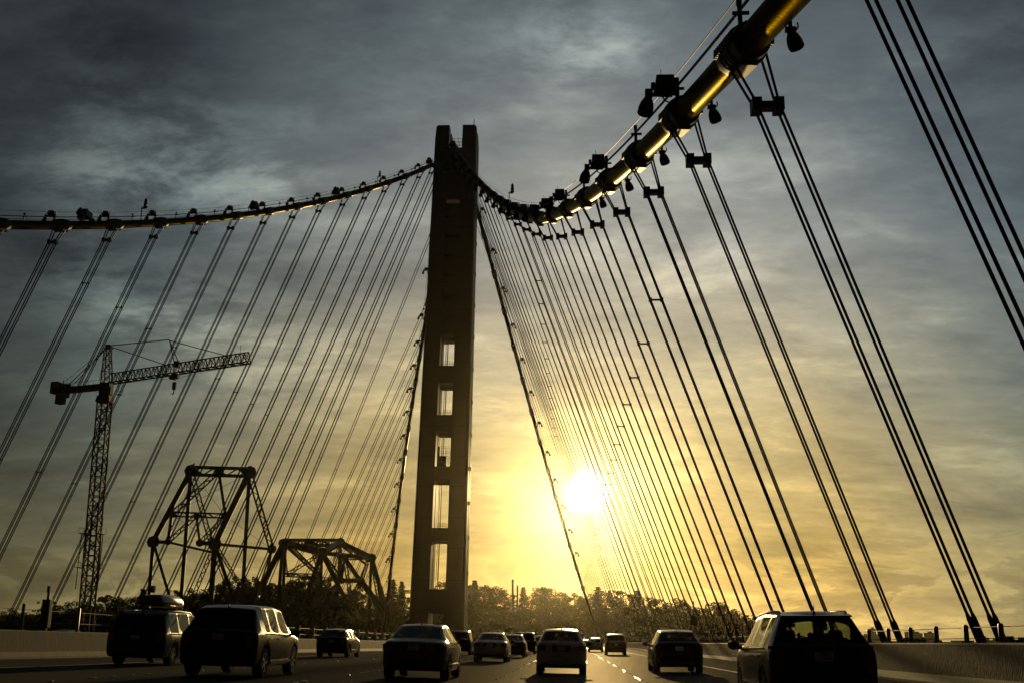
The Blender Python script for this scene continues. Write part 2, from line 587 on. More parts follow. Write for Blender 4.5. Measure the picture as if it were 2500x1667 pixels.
add_joints(MAT['skyline'], 2, 3.6, 1.5, 0.45)
MAT['wrap'].node_tree.nodes['Principled BSDF'].inputs['Specular Tint'].default_value = (0.36, 0.33, 0.22, 1)

# ---------------------------------------------------------------- the setting
def ramp_a(Y):
    return max(0.0, min(0.8, 1 - Y / 125.0))


def deck_z(x, Y):
    return ramp_a(Y) * (0.10 + 0.026 * max(0.0, 29.06 - x) + 0.014 * max(0.0, x - 31.0))


def grid_mesh(xs, ys, fz, name, m, smooth=True):
    mb = MB()
    vs = [(x, y, fz(x, y)) for y in ys for x in xs]
    nx = len(xs)
    fs = [(j * nx + i, j * nx + i + 1, (j + 1) * nx + i + 1, (j + 1) * nx + i) for j in range(len(ys) - 1) for i in range(nx - 1)]
    mb.add(vs, fs)
    return mb.build(name, m, smooth=smooth)


def frange(a, b, n):
    return [a + (b - a) * i / n for i in range(n + 1)]


w = grid_mesh(frange(-7000, 7000, 20), frange(-3000, 9000, 20), lambda x, y: -47.0, "water", MAT['water'])
tag(w, kind='structure')


def sstep(a, b, t):
    t = max(0.0, min(1.0, (t - a) / (b - a)))
    return t * t * (3 - 2 * t)


def hill_z(x, y):
    up = sstep(330, 372, y)
    edge = 1 - sstep(112, 150, x + 0.05 * (y - 400))
    edge *= sstep(-420, -300, x)
    n = noise.noise(Vector((x * 0.012, y * 0.012, 3.0))) * 2.2 + noise.noise(Vector((x * 0.05, y * 0.05, 9.0))) * 0.7
    body = -1.2 + (0.8 + n) * (1 - math.exp(-((abs(x) - 44) / 30.0) ** 2 if abs(x) > 44 else 0)) + 11.0 * sstep(536, 575, y) + 1.6 * sstep(380, 470, y) * sstep(46, 80, abs(x))
    back = 1 - sstep(700, 900, y)
    k = up * edge * back
    return -52 + (52 + body) * k


hill = grid_mesh(frange(-440, 190, 84), frange(320, 920, 80), hill_z, "hill", MAT['soil'])
tag(hill, kind='structure')

ROADMAT = mat("road_asphalt", (0.030, 0.029, 0.026), 0.9, 0, 0, 0.5, 0.35, 26.0, color2=(0.058, 0.054, 0.046), stretch=(1.3, 0.035, 1), spec=0.0)
# the polish that traffic leaves on the aggregate: a broad, weak sheen instead of a mirror
_nt = ROADMAT.node_tree
_b = _nt.nodes['Principled BSDF']
_g = _nt.nodes.new('ShaderNodeBsdfGlossy')
_g.inputs['Color'].default_value = (0.85, 0.80, 0.70, 1)
_g.inputs['Roughness'].default_value = 0.52
_x = _nt.nodes.new('ShaderNodeMixShader')
_x.inputs[0].default_value = 0.055
_nt.links.new(_b.inputs['Normal'].links[0].from_socket, _g.inputs['Normal'])
_nt.links.new(_b.outputs[0], _x.inputs[1])
_nt.links.new(_g.outputs[0], _x.inputs[2])
_nt.links.new(_x.outputs[0], _nt.nodes['Material Output'].inputs[0])
xs_road = [10.1 + 28.3 * i / 34 for i in range(35)]
ys_road = [-40 + 10 * i for i in range(18)] + [145 + 25 * i for i in range(17)]
road = grid_mesh(xs_road, ys_road, deck_z, "road", ROADMAT)
tag(road, kind='structure')
road2 = grid_mesh([-38.4 + 28.3 * i / 8 for i in range(9)], ys_road, lambda x, y: 0.0, "road", ROADMAT)
tag(road2, kind='structure')


def deck_slab(x0, x1, fz, name):
    mb = MB()
    ys = [-42 + 10 * i for i in range(19)] + [150 + 20 * i for i in range(13)]
    ys = [y for y in ys if y <= 392]
    n = 10
    xs = [x0 + (x1 - x0) * i / n for i in range(n + 1)]
    prof_n = n + 3
    vs, fs = [], []
    for y in ys:
        for x in xs:
            vs.append((x, y, fz(min(max(x, 10.1), 38.4) if x0 > 0 else x, y) - 0.03))
        vs.append((x1 - 3.0, y, -5.2))
        vs.append((x0 + 3.0, y, -5.2))
    for j in range(len(ys) - 1):
        for i in range(prof_n):
            i2 = (i + 1) % prof_n
            fs.append((j * prof_n + i, j * prof_n + i2, (j + 1) * prof_n + i2, (j + 1) * prof_n + i))
    fs.append(tuple(range(prof_n))[::-1])
    fs.append(tuple((len(ys) - 1) * prof_n + k for k in range(prof_n)))
    mb.add(vs, fs)
    o = mb.build(name, MAT['deck'])
    return tag(o, kind='structure')


deck_slab(9.2, 41.6, deck_z, "bridge_deck")
deck_slab(-41.6, -9.2, lambda x, y: 0.0, "bridge_deck")

# crossbeams between the two decks
for k in range(12):
    y = 20 + 30 * k
    mb = MB().box((0, y, -3.0), (20.0, 2.6, 3.6))
    tag(mb.build("crossbeam", MAT['deck']), kind='structure')

# ---------------------------------------------------------------- lane markings: rows of raised dots and painted dashes
CX = 29.06
LANES = [CX - 10.45, CX - 6.25, CX - 2.08, CX + 2.08]
rnd = random.Random(5)
for lx in LANES:
    mb = MB()
    y = 6.0
    while y < 300:
        for k in range(4):
            yy = y + k * 1.05
            px = lx + rnd.uniform(-0.03, 0.03)
            z = deck_z(px, yy)
            if rnd.random() < 0.93:
                mb.lathe([(0.075, 0.0), (0.068, 0.010), (0.04, 0.018), (0.001, 0.021)], (px, yy, z + 0.001), n=8)
        # reflector between the groups
        zz = deck_z(lx, y + 7.3)
        mb.box((lx, y + 7.3, zz + 0.011), (0.10, 0.09, 0.02), taper=0.6)
        y += 9.4
    tag(mb.build("lane_marking", MAT['paint_line'], smooth=True), kind='structure')
mb = MB()
for lx, w_ in ((CX + 6.15, 0.15), (CX - 14.75, 0.15)):
    ys = frange(-30, 320, 60)
    vs, fs = [], []
    for y in ys:
        for x in (lx - w_ / 2, lx + w_ / 2):
            vs.append((x, y, deck_z(x, y) + 0.006))
    fs = [(2 * i, 2 * i + 1, 2 * i + 3, 2 * i + 2) for i in range(len(ys) - 1)]
    mb.add(vs, fs)
tag(mb.build("edge_line", MAT['paint_line']), kind='structure')
# loose grit and worn reflectors beside the lane line
mb = MB()
for k in range(60):
    yy = rnd.uniform(14, 120)
    xx = CX + 2.08 + rnd.gauss(0.15, 0.55)
    s = rnd.uniform(0.012, 0.03)
    mb.blob((xx, yy, deck_z(xx, yy) + s * 0.3), (s, s, s * 0.6), k, 3, 5, 0.3)
tag(mb.build("gravel", MAT['paint_line']), kind='stuff', label="pale grit scattered along the lane line to the right of centre")


# ---------------------------------------------------------------- concrete barriers
def barrier(prof, fz, y0, y1, name, label):
    """prof: (dx, dz) outline in the cross plane, extruded along the road"""
    root = thing(name, label, "barrier")
    mb = MB()
    ys = frange(y0, y1, 90)
    n = len(prof)
    vs = [(x, y, fz(y) + z) for y in ys for x, z in prof]
    fs = []
    for j in range(len(ys) - 1):
        for i in range(n):
            i2 = (i + 1) % n
            fs.append((j * n + i, j * n + i2, (j + 1) * n + i2, (j + 1) * n + i))
    fs.append(tuple(range(n))[::-1])
    fs.append(tuple((len(ys) - 1) * n + k for k in range(n)))
    mb.add(vs, fs)
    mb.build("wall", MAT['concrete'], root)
    return root


RB = [(38.42, -0.04), (38.44, 0.07), (38.58, 0.26), (38.74, 1.02), (38.80, 1.06), (39.02, 1.06), (39.06, 1.02), (39.06, -0.04)]
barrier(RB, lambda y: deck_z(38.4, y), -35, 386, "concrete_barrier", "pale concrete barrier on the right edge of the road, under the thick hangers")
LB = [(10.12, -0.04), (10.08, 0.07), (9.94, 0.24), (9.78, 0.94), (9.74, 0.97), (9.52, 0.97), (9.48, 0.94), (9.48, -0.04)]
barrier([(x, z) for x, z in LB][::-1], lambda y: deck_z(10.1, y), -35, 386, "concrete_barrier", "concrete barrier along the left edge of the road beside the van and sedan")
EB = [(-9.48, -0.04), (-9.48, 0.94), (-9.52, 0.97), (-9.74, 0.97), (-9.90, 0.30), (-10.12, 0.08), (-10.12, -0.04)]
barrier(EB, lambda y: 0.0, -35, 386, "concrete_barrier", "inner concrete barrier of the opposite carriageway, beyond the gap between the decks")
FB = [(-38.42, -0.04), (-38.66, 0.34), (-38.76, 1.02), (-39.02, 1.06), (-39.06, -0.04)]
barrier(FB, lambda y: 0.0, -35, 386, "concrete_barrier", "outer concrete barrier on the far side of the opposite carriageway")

# cable railings on top of the barriers
def railing(x, fz, ys, heights, post_r, wire_z, label):
    root = thing("cable_railing", label, "railing")
    for y in ys:
        z = fz(y)
        h = heights
        mb = MB().lathe([(post_r, -0.02), (post_r, h - post_r * 0.7), (post_r * 0.8, h - post_r * 0.25), (post_r * 0.35, h)], (x, y, z), n=10)
        mb.box((x, y, z + 0.02), (post_r * 3.4, post_r * 3.4, 0.035))
        mb.build("post", MAT['galv'], root, smooth=True)
    for wz in wire_z:
        MB().tube([(x, y, fz(y) + wz) for y in frange(ys[0], ys[-1], 30)], 0.011, 6).build("wire", MAT['wire'], root, smooth=True)
    return root


railing(38.92, lambda y: deck_z(38.4, y) + 1.06, [12.75 + 2.33 * k for k in range(64)], 0.44, 0.062, (0.10, 0.36),
        "post and wire railing on top of the right-hand concrete barrier")
railing(9.62, lambda y: deck_z(10.1, y) + 0.97, [34.8 + 4.6 * k for k in range(38)], 0.92, 0.055, (0.30, 0.72),
        "post and wire railing on top of the left-hand concrete barrier")

# ---------------------------------------------------------------- bridge tower
def lean(z):
    return -0.86 + 0.0153 * z


TW = thing("bridge_tower", "tall pale suspension tower of four tapering legs with stacked cross links and open gaps", "bridge tower", (0, 254.8, 0))
Z0, Z1 = -47.0, 120.0
TOPS = {(-1, 0): 125.2, (1, 0): 125.2, (-1, 1): 125.2, (1, 1): 125.2}


def leg_half(z):
    """inner edge offset and outer edge offset of a leg from the tower axis at height z"""
    t = max(0.0, min(1.0, z / 125.0))
    inner = 1.85 - 0.25 * t
    outer = 6.20 - 1.0 * t
    return inner, outer


for sx in (-1, 1):
    for k in (0, 1):
        mb = MB()
        ys0 = -4.0 if k == 0 else 0.9
        vs = []
        zs = [Z0, 0, 30, 60, 90, 118.5, 118.5, 122, 125.2]
        for i, z in enumerate(zs):
            a, b = leg_half(z)
            if i >= 6:
                a += 0.05
            if i == 8:
                b -= 0.2
            y0, y1 = ys0, ys0 + 3.9 - 0.9 * max(0, z) / 125
            # pentagon section: the outer corner is cut
            pts = [(a, y0), (b - 0.55, y0), (b, y0 + 0.7 if k == 0 else y0), (b, y1 - 0.7 if k == 1 else y1), (b - 0.55, y1), (a, y1)]
            vs.append([(sx * p[0] + lean(z), p[1], z) for p in pts])
        n = 6
        flat = [v for g in vs for v in g]
        fs = [(i * n + j, i * n + (j + 1) % n, (i + 1) * n + (j + 1) % n, (i + 1) * n + j) for i in range(len(zs) - 1) for j in range(n)]
        fs.append(tuple(range(n))[::-1])
        fs.append(tuple((len(zs) - 1) * n + j for j in range(n)))
        mb.add(flat, fs)
        o = mb.build("leg", MAT['steel'], TW)

# open cross links low down, then closely stacked shear links
LINKS = [(7.0, 12.1), (22.8, 25.7), (36.5, 39.7), (47.9, 51.7), (59.4, 63.5), (-3.0, 3.2), (-20, -14)]
z = 71.0
while z < 104:
    LINKS.append((z, z + 4.65))
    z += 5.0 if z < 99 else 6.0
LINKS[-1] = (99.6 + 1.4, 104.3)
LINKS.append((105.3, 119.2))
for a_, b_ in LINKS:
    zc = (a_ + b_) / 2
    for yc in (-2.2, 3.6):
        wid = 2 * leg_half(zc)[0] + 0.2
        a0 = a_ + 4.4 if (yc > 0 and a_ > 105) else a_        # the rear link stops short: a slit of sky
        o = MB().box((lean(zc), yc, (a0 + b_) / 2), (wid, 3.0, b_ - a0)).build("cross_link", MAT['steel'], TW)
        if yc < 0:                                  # lip along the bottom edge
            MB().box((lean(zc), yc - 1.53, a_ + 0.35), (wid - 0.24, 0.16, 0.5)).build("stiffener", MAT['steel'], o)
# recessed plates behind the stacked links
MB().box((lean(88), 0.75, 88.0), (3.3, 0.5, 32.5)).build("web_plate", MAT['panel'], TW)
# lift rail running up the inside of the left leg
lf = MB()
lf.bar((-1.05 + lean(0), -0.6, -10), (-1.05 + lean(100), -0.6, 70.8), 0.12)
lf.bar((-0.75 + lean(0), 0.4, -10), (-0.75 + lean(100), 0.4, 70.8), 0.22)
lf.build("lift_rail", MAT['galv'], TW)


def guard(z, name="guard_rail", wid=2.6, tall=1.1, rows=2):
    g = MB()
    x0, x1 = lean(z) - wid / 2 + 0.4, lean(z) + wid / 2
    for y in (-3.4, -1.0):
        for i in range(4):
            x = x0 + (x1 - x0) * i / 3
            g.bar((x, y, z), (x, y, z + tall), 0.07)
        for r_ in range(rows):
            g.bar((x0, y, z + tall * (r_ + 1) / rows), (x1, y, z + tall * (r_ + 1) / rows), 0.06)
    return g.build(name, MAT['galv'], TW)


for z in (25.7, 51.7, 63.5):
    guard(z)
guard(39.7, "work_scaffold", 3.0, 4.6, 4)
MB().box((lean(41) - 0.2, -2.4, 41.0), (1.9, 1.2, 2.4)).box((lean(41) - 1.2, -1.8, 42.2), (0.5, 0.8, 4.6)).build("work_cabin", MAT['black'], TW)
guard(119.2, "guard_rail", 3.2, 2.6, 3)
ant = MB().tube([(lean(125) + 4.1, 0, 125.0), (lean(125) + 4.1, 0, 128.6)], 0.10, 6)
ant.box((lean(125) + 4.1, 0, 126.9), (0.35, 0.35, 0.5)).tube([(lean(125) + 3.4, 0, 125.1), (lean(125) + 4.1, 0, 125.6)], 0.06, 5)
ant.build("aerial", MAT['black'], TW)
for z in range(8, 100, 8):
    MB().box((lean(z) + leg_half(z)[1] + 0.05, 2.6, z), (0.22, 0.7, 0.9)).build("warning_light", MAT['black'], TW, bevel=0.04)

# ---------------------------------------------------------------- main cables
PA = (0.337, 0.197, -3.91, -16.572, 22.85)
PB = (-0.425, 0.499, 9.914, 40.996, 48.318)


def poly(p, t):
    r = 0.0
    for c in p:
        r = r * t + c
    return r


def cab(Y, side):
    t = (Y - 120) / 100
    if Y > 228:                                    # the last stretch runs into the saddle between the legs
        a = cab(228, side)
        return a.lerp(Vector((side * 0.9, 252.5, 114.0)), (Y - 228) / 24.5)
    x, z = poly(PA, t), poly(PB, t)
    x = 0.5 * (x + math.sqrt(x * x + 4.0))
    if side > 0:                                   # the north cable climbs a little more steeply to its saddle
        g = max(0.0, Y - 97)
        x, z = x + 0.010 * g, z + 0.042 * g
    return Vector((side * x, Y, z))


def hy(i):
    return 0.95 * (33.1 + 10 * i)


CR = 0.475
RCOLS = {}


def cable_frame(c0, c1):
    d = (c1 - c0).normalized()
    s = d.cross(Vector((0, 0, 1))).normalized()
    return d, s, s.cross(d).normalized()


def main_cable(side, label):
    root = thing("main_cable", label, "bridge cable")
    ys = frange(-14, 252, 108)
    MB().tube([cab(y, side) for y in ys], CR, 20).build("cable", MAT['wrap'], root, smooth=True)
    lo = 0 if side > 0 else 3
    for i in range(-4 if side > 0 else 2, 22):
        c0 = cab(hy(i), side)
        d, s, u = cable_frame(cab(hy(i) - 1, side), cab(hy(i) + 1, side))
        mb = MB()
        L = 1.15
        mb.lathe([(CR + 0.02, -L), (CR + 0.12, -L + 0.02), (CR + 0.145, -L + 0.25), (CR + 0.145, L - 0.25), (CR + 0.12, L - 0.02), (CR + 0.02, L)], c0, d, 18)
        rot = Matrix((s, d, u)).transposed()
        if -1 <= i < 12:
            # clamping bolts down both sides, and rope grooves over the top
            for k in range(-4, 5):
                for sgn in (-1, 1):
                    mb.box(c0 + d * (k * 0.235) + s * (sgn * (CR + 0.17)) + u * 0.05, (0.14, 0.10, 0.30), rot)
            for k in (-0.42, -0.18, 0.18, 0.42):
                mb.lathe([(CR + 0.145, -0.05), (CR + 0.22, -0.04), (CR + 0.22, 0.04), (CR + 0.145, 0.05)], c0 + d * k, d, 16)
            mb.box(c0 - u * (CR + 0.18), (0.5, 1.7, 0.16), rot)
        mb.build("cable_band", MAT['band'], root, smooth=True)
    # hand strands on both sides, carried by stanchions
    hi = 1.55
    for off, h, r in ((-0.30, hi, 0.022), (-0.34, 0.98, 0.055), (0.26, 0.62, 0.024)):
        pts = []
        for y in ys:
            c0 = cab(y, side)
            d, s, u = cable_frame(cab(y - 1, side), cab(y + 1, side))
            pts.append(c0 + s * off + Vector((0, 0, h)))
        MB().tube(pts, r, 6).build("hand_strand", MAT['wire'], root, smooth=True)
    for i in range(-3 if side > 0 else 3, 22):
        for half in ((0.0,) if side > 0 else (0.0, 0.5)):
            y = hy(i + half)
            if y > 249:
                continue
            c0 = cab(y, side)
            d, s, u = cable_frame(cab(y - 1, side), cab(y + 1, side))
            b = c0 + s * -0.30 - d * 0.9
            mb = MB().tube([b + u * (CR - 0.25), b + Vector((0, 0, hi + 0.05 - 0.9 * d.z))], 0.075 if half == 0 else 0.05, 7)
            t_ = b + Vector((0, 0, hi - 0.9 * d.z))
            mb.box(t_, (0.16, 0.16, 0.18)).bar(b + Vector((0.3, 0, 0.95)), b + Vector((-0.22, 0, 0.95)), 0.09)
            mb.build("stanchion", MAT['black'], root)
    return root


main_cable(1, "thick main cable sweeping from the tower to the top right corner, gilded underside")
main_cable(-1, "thick main cable running left from the tower to the left edge of the photo")


# the back span: two cables running down from the tower to the far end of the decks
def backcab(t, side):
    x = side * (4.5 + 29.6 * t)
    y = 256.5 + 129.1 * t
    if side > 0:
        z = ((4.86 * t + 3.33) * t - 103.6) * t + 111.1
    else:
        z = (-41.5 * t - 32.8) * t + 84.0 + 22.0 * math.exp(-max(t, 0) / 0.045)
    return Vector((x, y, z))


def back_cable(side, label):
    root = thing("back_cable", label, "bridge cable")
    ts = frange(-0.01, 1.10, 48)
    MB().tube([backcab(t, side) for t in ts], CR, 14).build("cable", MAT['wrap'], root, smooth=True)
    for k in range(14):
        t = 0.012 + k * 0.0735
        d, s, u = cable_frame(backcab(t - 0.01, side), backcab(t + 0.01, side))
        MB().lathe([(CR + 0.02, -1.1), (CR + 0.16, -1.05), (CR + 0.16, 1.05), (CR + 0.02, 1.1)], backcab(t, side), d, 14).build("cable_band", MAT['band'], root, smooth=True)
    for off in (-0.75, 0.75):
        MB().tube([backcab(t, side) + Vector((off, 0, 1.25)) for t in ts], 0.035, 5).build("hand_strand", MAT['wire'], root)
    return root


back_cable(1, "dark back-span cable falling straight from the tower to the trees just left of the sun")
back_cable(-1, "dark back-span cable close along the left side of the tower, falling to the trees")


# ---------------------------------------------------------------- hangers
def hanger(c0, d, base, label, group, full, rr=0.05, spr=0.34, drop=2.0, spacer=None):
    """four ropes hung over a cable band, pinched by a spreader, running down to the deck edge"""
    root = thing("hanger", label, "suspender", base, group=group)
    c0, base = Vector(c0), Vector(base)
    o = base
    dn = (base - c0).normalized()
    s = Vector((1, 0, 0))
    neck = c0 + dn * drop
    for sx in (-1, 1):
        for sy in (-1, 1):
            top = c0 + s * (sx * (CR + 0.12)) + d * (sy * 0.30) - Vector((0, 0, 0.1))
            nk = neck + s * (sx * spr) + Vector((0, sy * 0.20, 0))
            bt = base + s * (sx * spr * 0.82) + Vector((0, sy * 0.20, 0))
            mb = MB().tube([top - o, nk - o], rr, 7).tube([nk - o, bt - o], rr, 7)
            if full:
                e = (bt - nk).normalized()
                mb.tube([bt - o - e * 0.9, bt - o - e * 0.75, bt - o], [rr, rr * 1.7, rr * 1.7], 8)
            mb.build("rope", MAT['rope'], root, smooth=True)
    mb = MB().bar(neck - o - s * (spr + 0.12), neck - o + s * (spr + 0.12), 0.34, 0.22)
    for sx in (-1, 1):
        mb.box(neck - o + s * (sx * spr), (0.30, 0.52, 0.42))
    mb.build("spreader", MAT['black'], root)
    for zs in (spacer or ()):
        if c0.z < zs + 5:
            continue
        f_ = (c0.z - zs) / (c0.z - base.z)
        p = c0.lerp(base, f_)
        w_ = spr * (1 - 0.18 * f_)
        mb = MB().bar(p - o - s * (w_ + 0.05), p - o + s * (w_ + 0.05), 0.10, 0.09)
        for sx in (-1, 1):
            mb.box(p - o + s * (sx * w_), (0.16, 0.40, 0.16))
        mb.build("spacer", MAT['black'], root)
    if full:
        mb = MB()
        mb.box((0.15, 0, -0.62), (1.1, 1.0, 1.0)).box((0.55, 0.0, -0.03), (0.95, 0.55, 0.30), taper=0.7)
        for k in range(5):
            mb.box((0.25 + 0.19 * k, 0.05, 0.13 + 0.05 * math.sin(k * 2.2)), (0.13, 0.40, 0.16))
        mb.box((-0.35, 0.0, -0.06), (0.5, 0.5, 0.22), taper=0.6)
        mb.build("anchor_bracket", MAT['black'], root)
    return root


AX = 40.42
for i in range(-2, 23):
    c0 = cab(hy(i), 1)
    d, s, u = cable_frame(cab(hy(i) - 1, 1), cab(hy(i) + 1, 1))
    base = Vector((AX, hy(i), deck_z(38.4, hy(i)) + 1.0))
    if i < 0:
        lab = "four-rope hanger of the right-hand cable, %s" % ("crossing the upper right corner of the photo" if i == -1 else "standing beside the road just outside the right edge")
    else:
        lab = "four-rope hanger of the right-hand cable, %s back from the photo's right edge" % ordinal(i + 1)
    hanger(c0, d, base, lab, "hangers of the right-hand main cable", i < 14, rr=0.043, drop=1.1 if i == -1 else 2.1, spacer=(19.8, 43.0))
for i in range(7, 23):
    c0 = cab(hy(i), -1)
    d, s, u = cable_frame(cab(hy(i) - 1, -1), cab(hy(i) + 1, -1))
    base = Vector((-AX, hy(i), 1.0))
    lab = "four-rope hanger of the left-hand cable, %s counted from the photo's left edge" % ordinal(i - 6)
    hanger(c0, d, base, lab, "hangers of the left-hand main cable", False, rr=0.060, spacer=(19.8, 40.0))
for side in (1, -1):
    for k in range(13):
        t = 0.012 + k * 0.0735
        c0 = backcab(t, side)
        d, s, u = cable_frame(backcab(t - 0.01, side), backcab(t + 0.01, side))
        base = Vector((side * AX, c0.y, 0.8))
        if (base - c0).length < 8:
            continue
        lab = "thin back-span hanger %s of the tower, %s down from the tower top" % ("right" if side > 0 else "left", ordinal(k + 1))
        hanger(c0, d, base, lab, "hangers of the back span", False, rr=0.042, spr=0.30, drop=2.0, spacer=(19.8, 40.0))


# ---------------------------------------------------------------- lamps on the cables
def bell(mb, c, ax, sc_=1.0, mi=0):
    """bell-shaped floodlight housing, mouth pointing along ax"""
    mb.lathe([(0.10 * sc_, -0.10 * sc_), (0.17 * sc_, 0.0), (0.20 * sc_, 0.10 * sc_), (0.30 * sc_, 0.30 * sc_), (0.36 * sc_, 0.55 * sc_), (0.37 * sc_, 0.85 * sc_), (0.33 * sc_, 0.90 * sc_), (0.30 * sc_, 0.78 * sc_), (0.05, 0.70 * sc_)], c, ax, 14)
    return mb


def make_cable_lamp():
    root = thing("cable_lamp", "lamp", "floodlight")
    mb = MB().box((0, 0, 0.55), (0.16, 0.16, 1.5)).box((0.02, 0, -0.1), (0.30, 0.34, 0.35))
    mb.build("post", MAT['black'], root)
    mb = MB().box((-0.48, 0, 1.05), (0.80, 0.62, 0.62), taper=0.86).box((-0.48, 0, 0.70), (0.9, 0.34, 0.12)).box((-0.95, 0, 0.98), (0.16, 0.3, 0.22))
    mb.tube([(-0.62, 0, 1.3), (-0.62, 0, 1.72)], 0.018, 5)
    mb.build("control_box", MAT['black'], root, bevel=0.02)
    mb = MB().bar((-0.2, 0, 0.58), (-1.10, 0, 0.62), 0.14, 0.12).tube([(-0.15, 0, 0.15), (-0.3, 0, 0.25), (-0.5, 0, 0.35), (-0.62, 0, 0.6)], 0.03, 6)
    mb.box((-1.12, 0, 0.68), (0.30, 0.30, 0.26))
    mb.build("lamp_arm", MAT['black'], root)
    mb = bell(MB(), (-1.14, 0, 0.52), (-0.22, 0.05, -1.0), 0.85)
    mb.build("lamp_shade", MAT['black'], root, smooth=True, angle=50)
    return root


def copy_thing(src, loc, rot=None, label=None, group=None, scale=None):
    r = src.copy()
    COL.objects.link(r)
    r.location = loc
    if rot is not None:
        r.rotation_euler = rot
    if scale is not None:
        r.scale = scale
    if label: r['label'] = label
    if group: r['group'] = group
    for ch in src.children:
        c = ch.copy()
        COL.objects.link(c)
        c.parent = r
        for g in ch.children:
            e = g.copy()
            COL.objects.link(e)
            e.parent = c
    return r


lamp0 = make_cable_lamp()
first = True
n_l = 0
for i in range(1, 21):
    if i in (0, 2, 4):
        continue
    c0 = cab(hy(i), 1)
    d, s, u = cable_frame(cab(hy(i) - 1, 1), cab(hy(i) + 1, 1))
    loc = c0 + s * -0.30 - d * 1.0 + Vector((0, 0, 0.32 - d.z))
    n_l += 1
    lab = "box and bell floodlight on the right-hand cable, %s from the photo's right side" % ordinal(n_l)
    if first:
        lamp0.location = loc
        lamp0['label'] = lab
        lamp0['group'] = "floodlights along the main cables"
        first = False
    else:
        copy_thing(lamp0, loc, None, lab, "floodlights along the main cables")
n_l = 0
for i in range(8, 21):
    c0 = cab(hy(i), -1)
    d, s, u = cable_frame(cab(hy(i) - 1, -1), cab(hy(i) + 1, -1))
    loc = c0 + s * -0.3 - d * 0.8 + Vector((0, 0, 0.78 - 0.8 * d.z))
    n_l += 1
    copy_thing(lamp0, loc, (0, 0, 0.2), "box and bell floodlight on the left-hand cable, %s from the photo's left edge" % ordinal(n_l), "floodlights along the main cables", (0.82, 0.82, 0.82))
for k in range(12):
    t = 0.047 + k * 0.0735
    for side in (1, -1):
        c0 = backcab(t, side)
        copy_thing(lamp0, c0 + Vector((side * 0.6, 0, 0.2)), (0, 0, math.pi if side > 0 else 0),
                   "small floodlight on the back-span cable %s of the tower, %s down" % ("right" if side > 0 else "left", ordinal(k + 1)), "floodlights along the back-span cables")


# single bells hanging from brackets on the right flank of the near cable
def make_bell(root_name="bell_lamp"):
    root = thing(root_name, "bell", "floodlight")
    mb = bell(MB(), (0.0, 0, -0.25), (0.28, 0.05, -1.0), 0.62)
    mb.build("lamp_shade", MAT['black'], root, smooth=True, angle=50)
    mb = MB().bar((0, 0.05, 0.62), (0, 0, -0.15), 0.10).tube([(0.10, 0, -0.3), (0.22, 0, -0.12), (0.2, 0, 0.02)], 0.025, 5).box((0, 0, -0.2), (0.3, 0.16, 0.12))
    mb.bar((-0.3, 0.1, 0.60), (0.04, 0.05, 0.60), 0.09)
    mb.build("bracket", MAT['black'], root)
    return root


b0 = make_bell()
for n_, i in enumerate((0, 1, 2, 3, 4)):
    y = hy(i) - 3.2
    c0 = cab(y, 1)
    d, s, u = cable_frame(cab(y - 1, 1), cab(y + 1, 1))
    loc = c0 + s * (CR + 0.02) + Vector((0, 0, -0.20))
    lab = "bell lamp slung under the right side of the right-hand cable, %s from the top" % ordinal(n_ + 1)
    if n_ == 0:
        b0.location = loc
        tag(b0, lab, "floodlight", "bell lamps under the right-hand cable")
    else:
        copy_thing(b0, loc, None, lab, "bell lamps under the right-hand cable")
# beacon lamps standing on the cables
for side, i, lab in ((1, 10.4, "finned beacon standing on the dip of the right-hand cable"), (-1, 9.55, "slim beacon on a post near the left end of the left-hand cable"),
                     (-1, 17.45, "slim beacon on a post near the tower end of the left-hand cable")):
    c0 = cab(hy(i), side)
    root = thing("cable_beacon", lab, "beacon", c0 + Vector((0, 0, CR)), group="beacons on the main cables")
    MB().tube([(0, 0, -0.1), (0, 0, 1.7)], 0.06, 6).bar((-0.1, 0, 1.5), (0.5, 0, 1.5), 0.12).build("post", MAT['black'], root)
    MB().lathe([(0.10, 1.5), (0.26, 1.6), (0.26, 1.75), (0.14, 1.85), (0.24, 2.0), (0.24, 2.15), (0.13, 2.25), (0.2, 2.4), (0.18, 2.6), (0.05, 2.8)], (0.4, 0, 0), (0, 0, 1), 10).build("lantern", MAT['black'], root, smooth=True)
# clusters of cameras and boxes on the left cable
for n_, i in enumerate((8.42, 12.55, 15.55, 20.5)):
    c0 = cab(hy(i), -1)
    root = thing("instrument_cluster", "cluster of instrument boxes on the left-hand cable, %s from the photo's left edge" % ordinal(n_ + 1), "instrument box", c0 + Vector((0, 0, CR)), group="instrument clusters on the left-hand cable")
    MB().box((0, 0, 0.8), (0.9, 1.6, 0.7)).box((-0.5, 0, 0.5), (0.5, 0.8, 0.6)).box((0.2, 1.0, 0.35), (0.3, 0.3, 0.9)).box((0.2, -1.0, 0.35), (0.3, 0.3, 0.9)).tube([(0, 0.3, 1.1), (0, 0.3, 1.6)], 0.05, 5).build("box", MAT['black'], root)
    for g in (1.7, -1.5):
        bell(MB().bar((0.1, g, 0.95), (0.1, g * 0.6, 0.6), 0.1), (0.1, g, 0.9), (0, 0.2 * g, -1), 0.9).build("lamp_shade", MAT['black'], root, smooth=True)

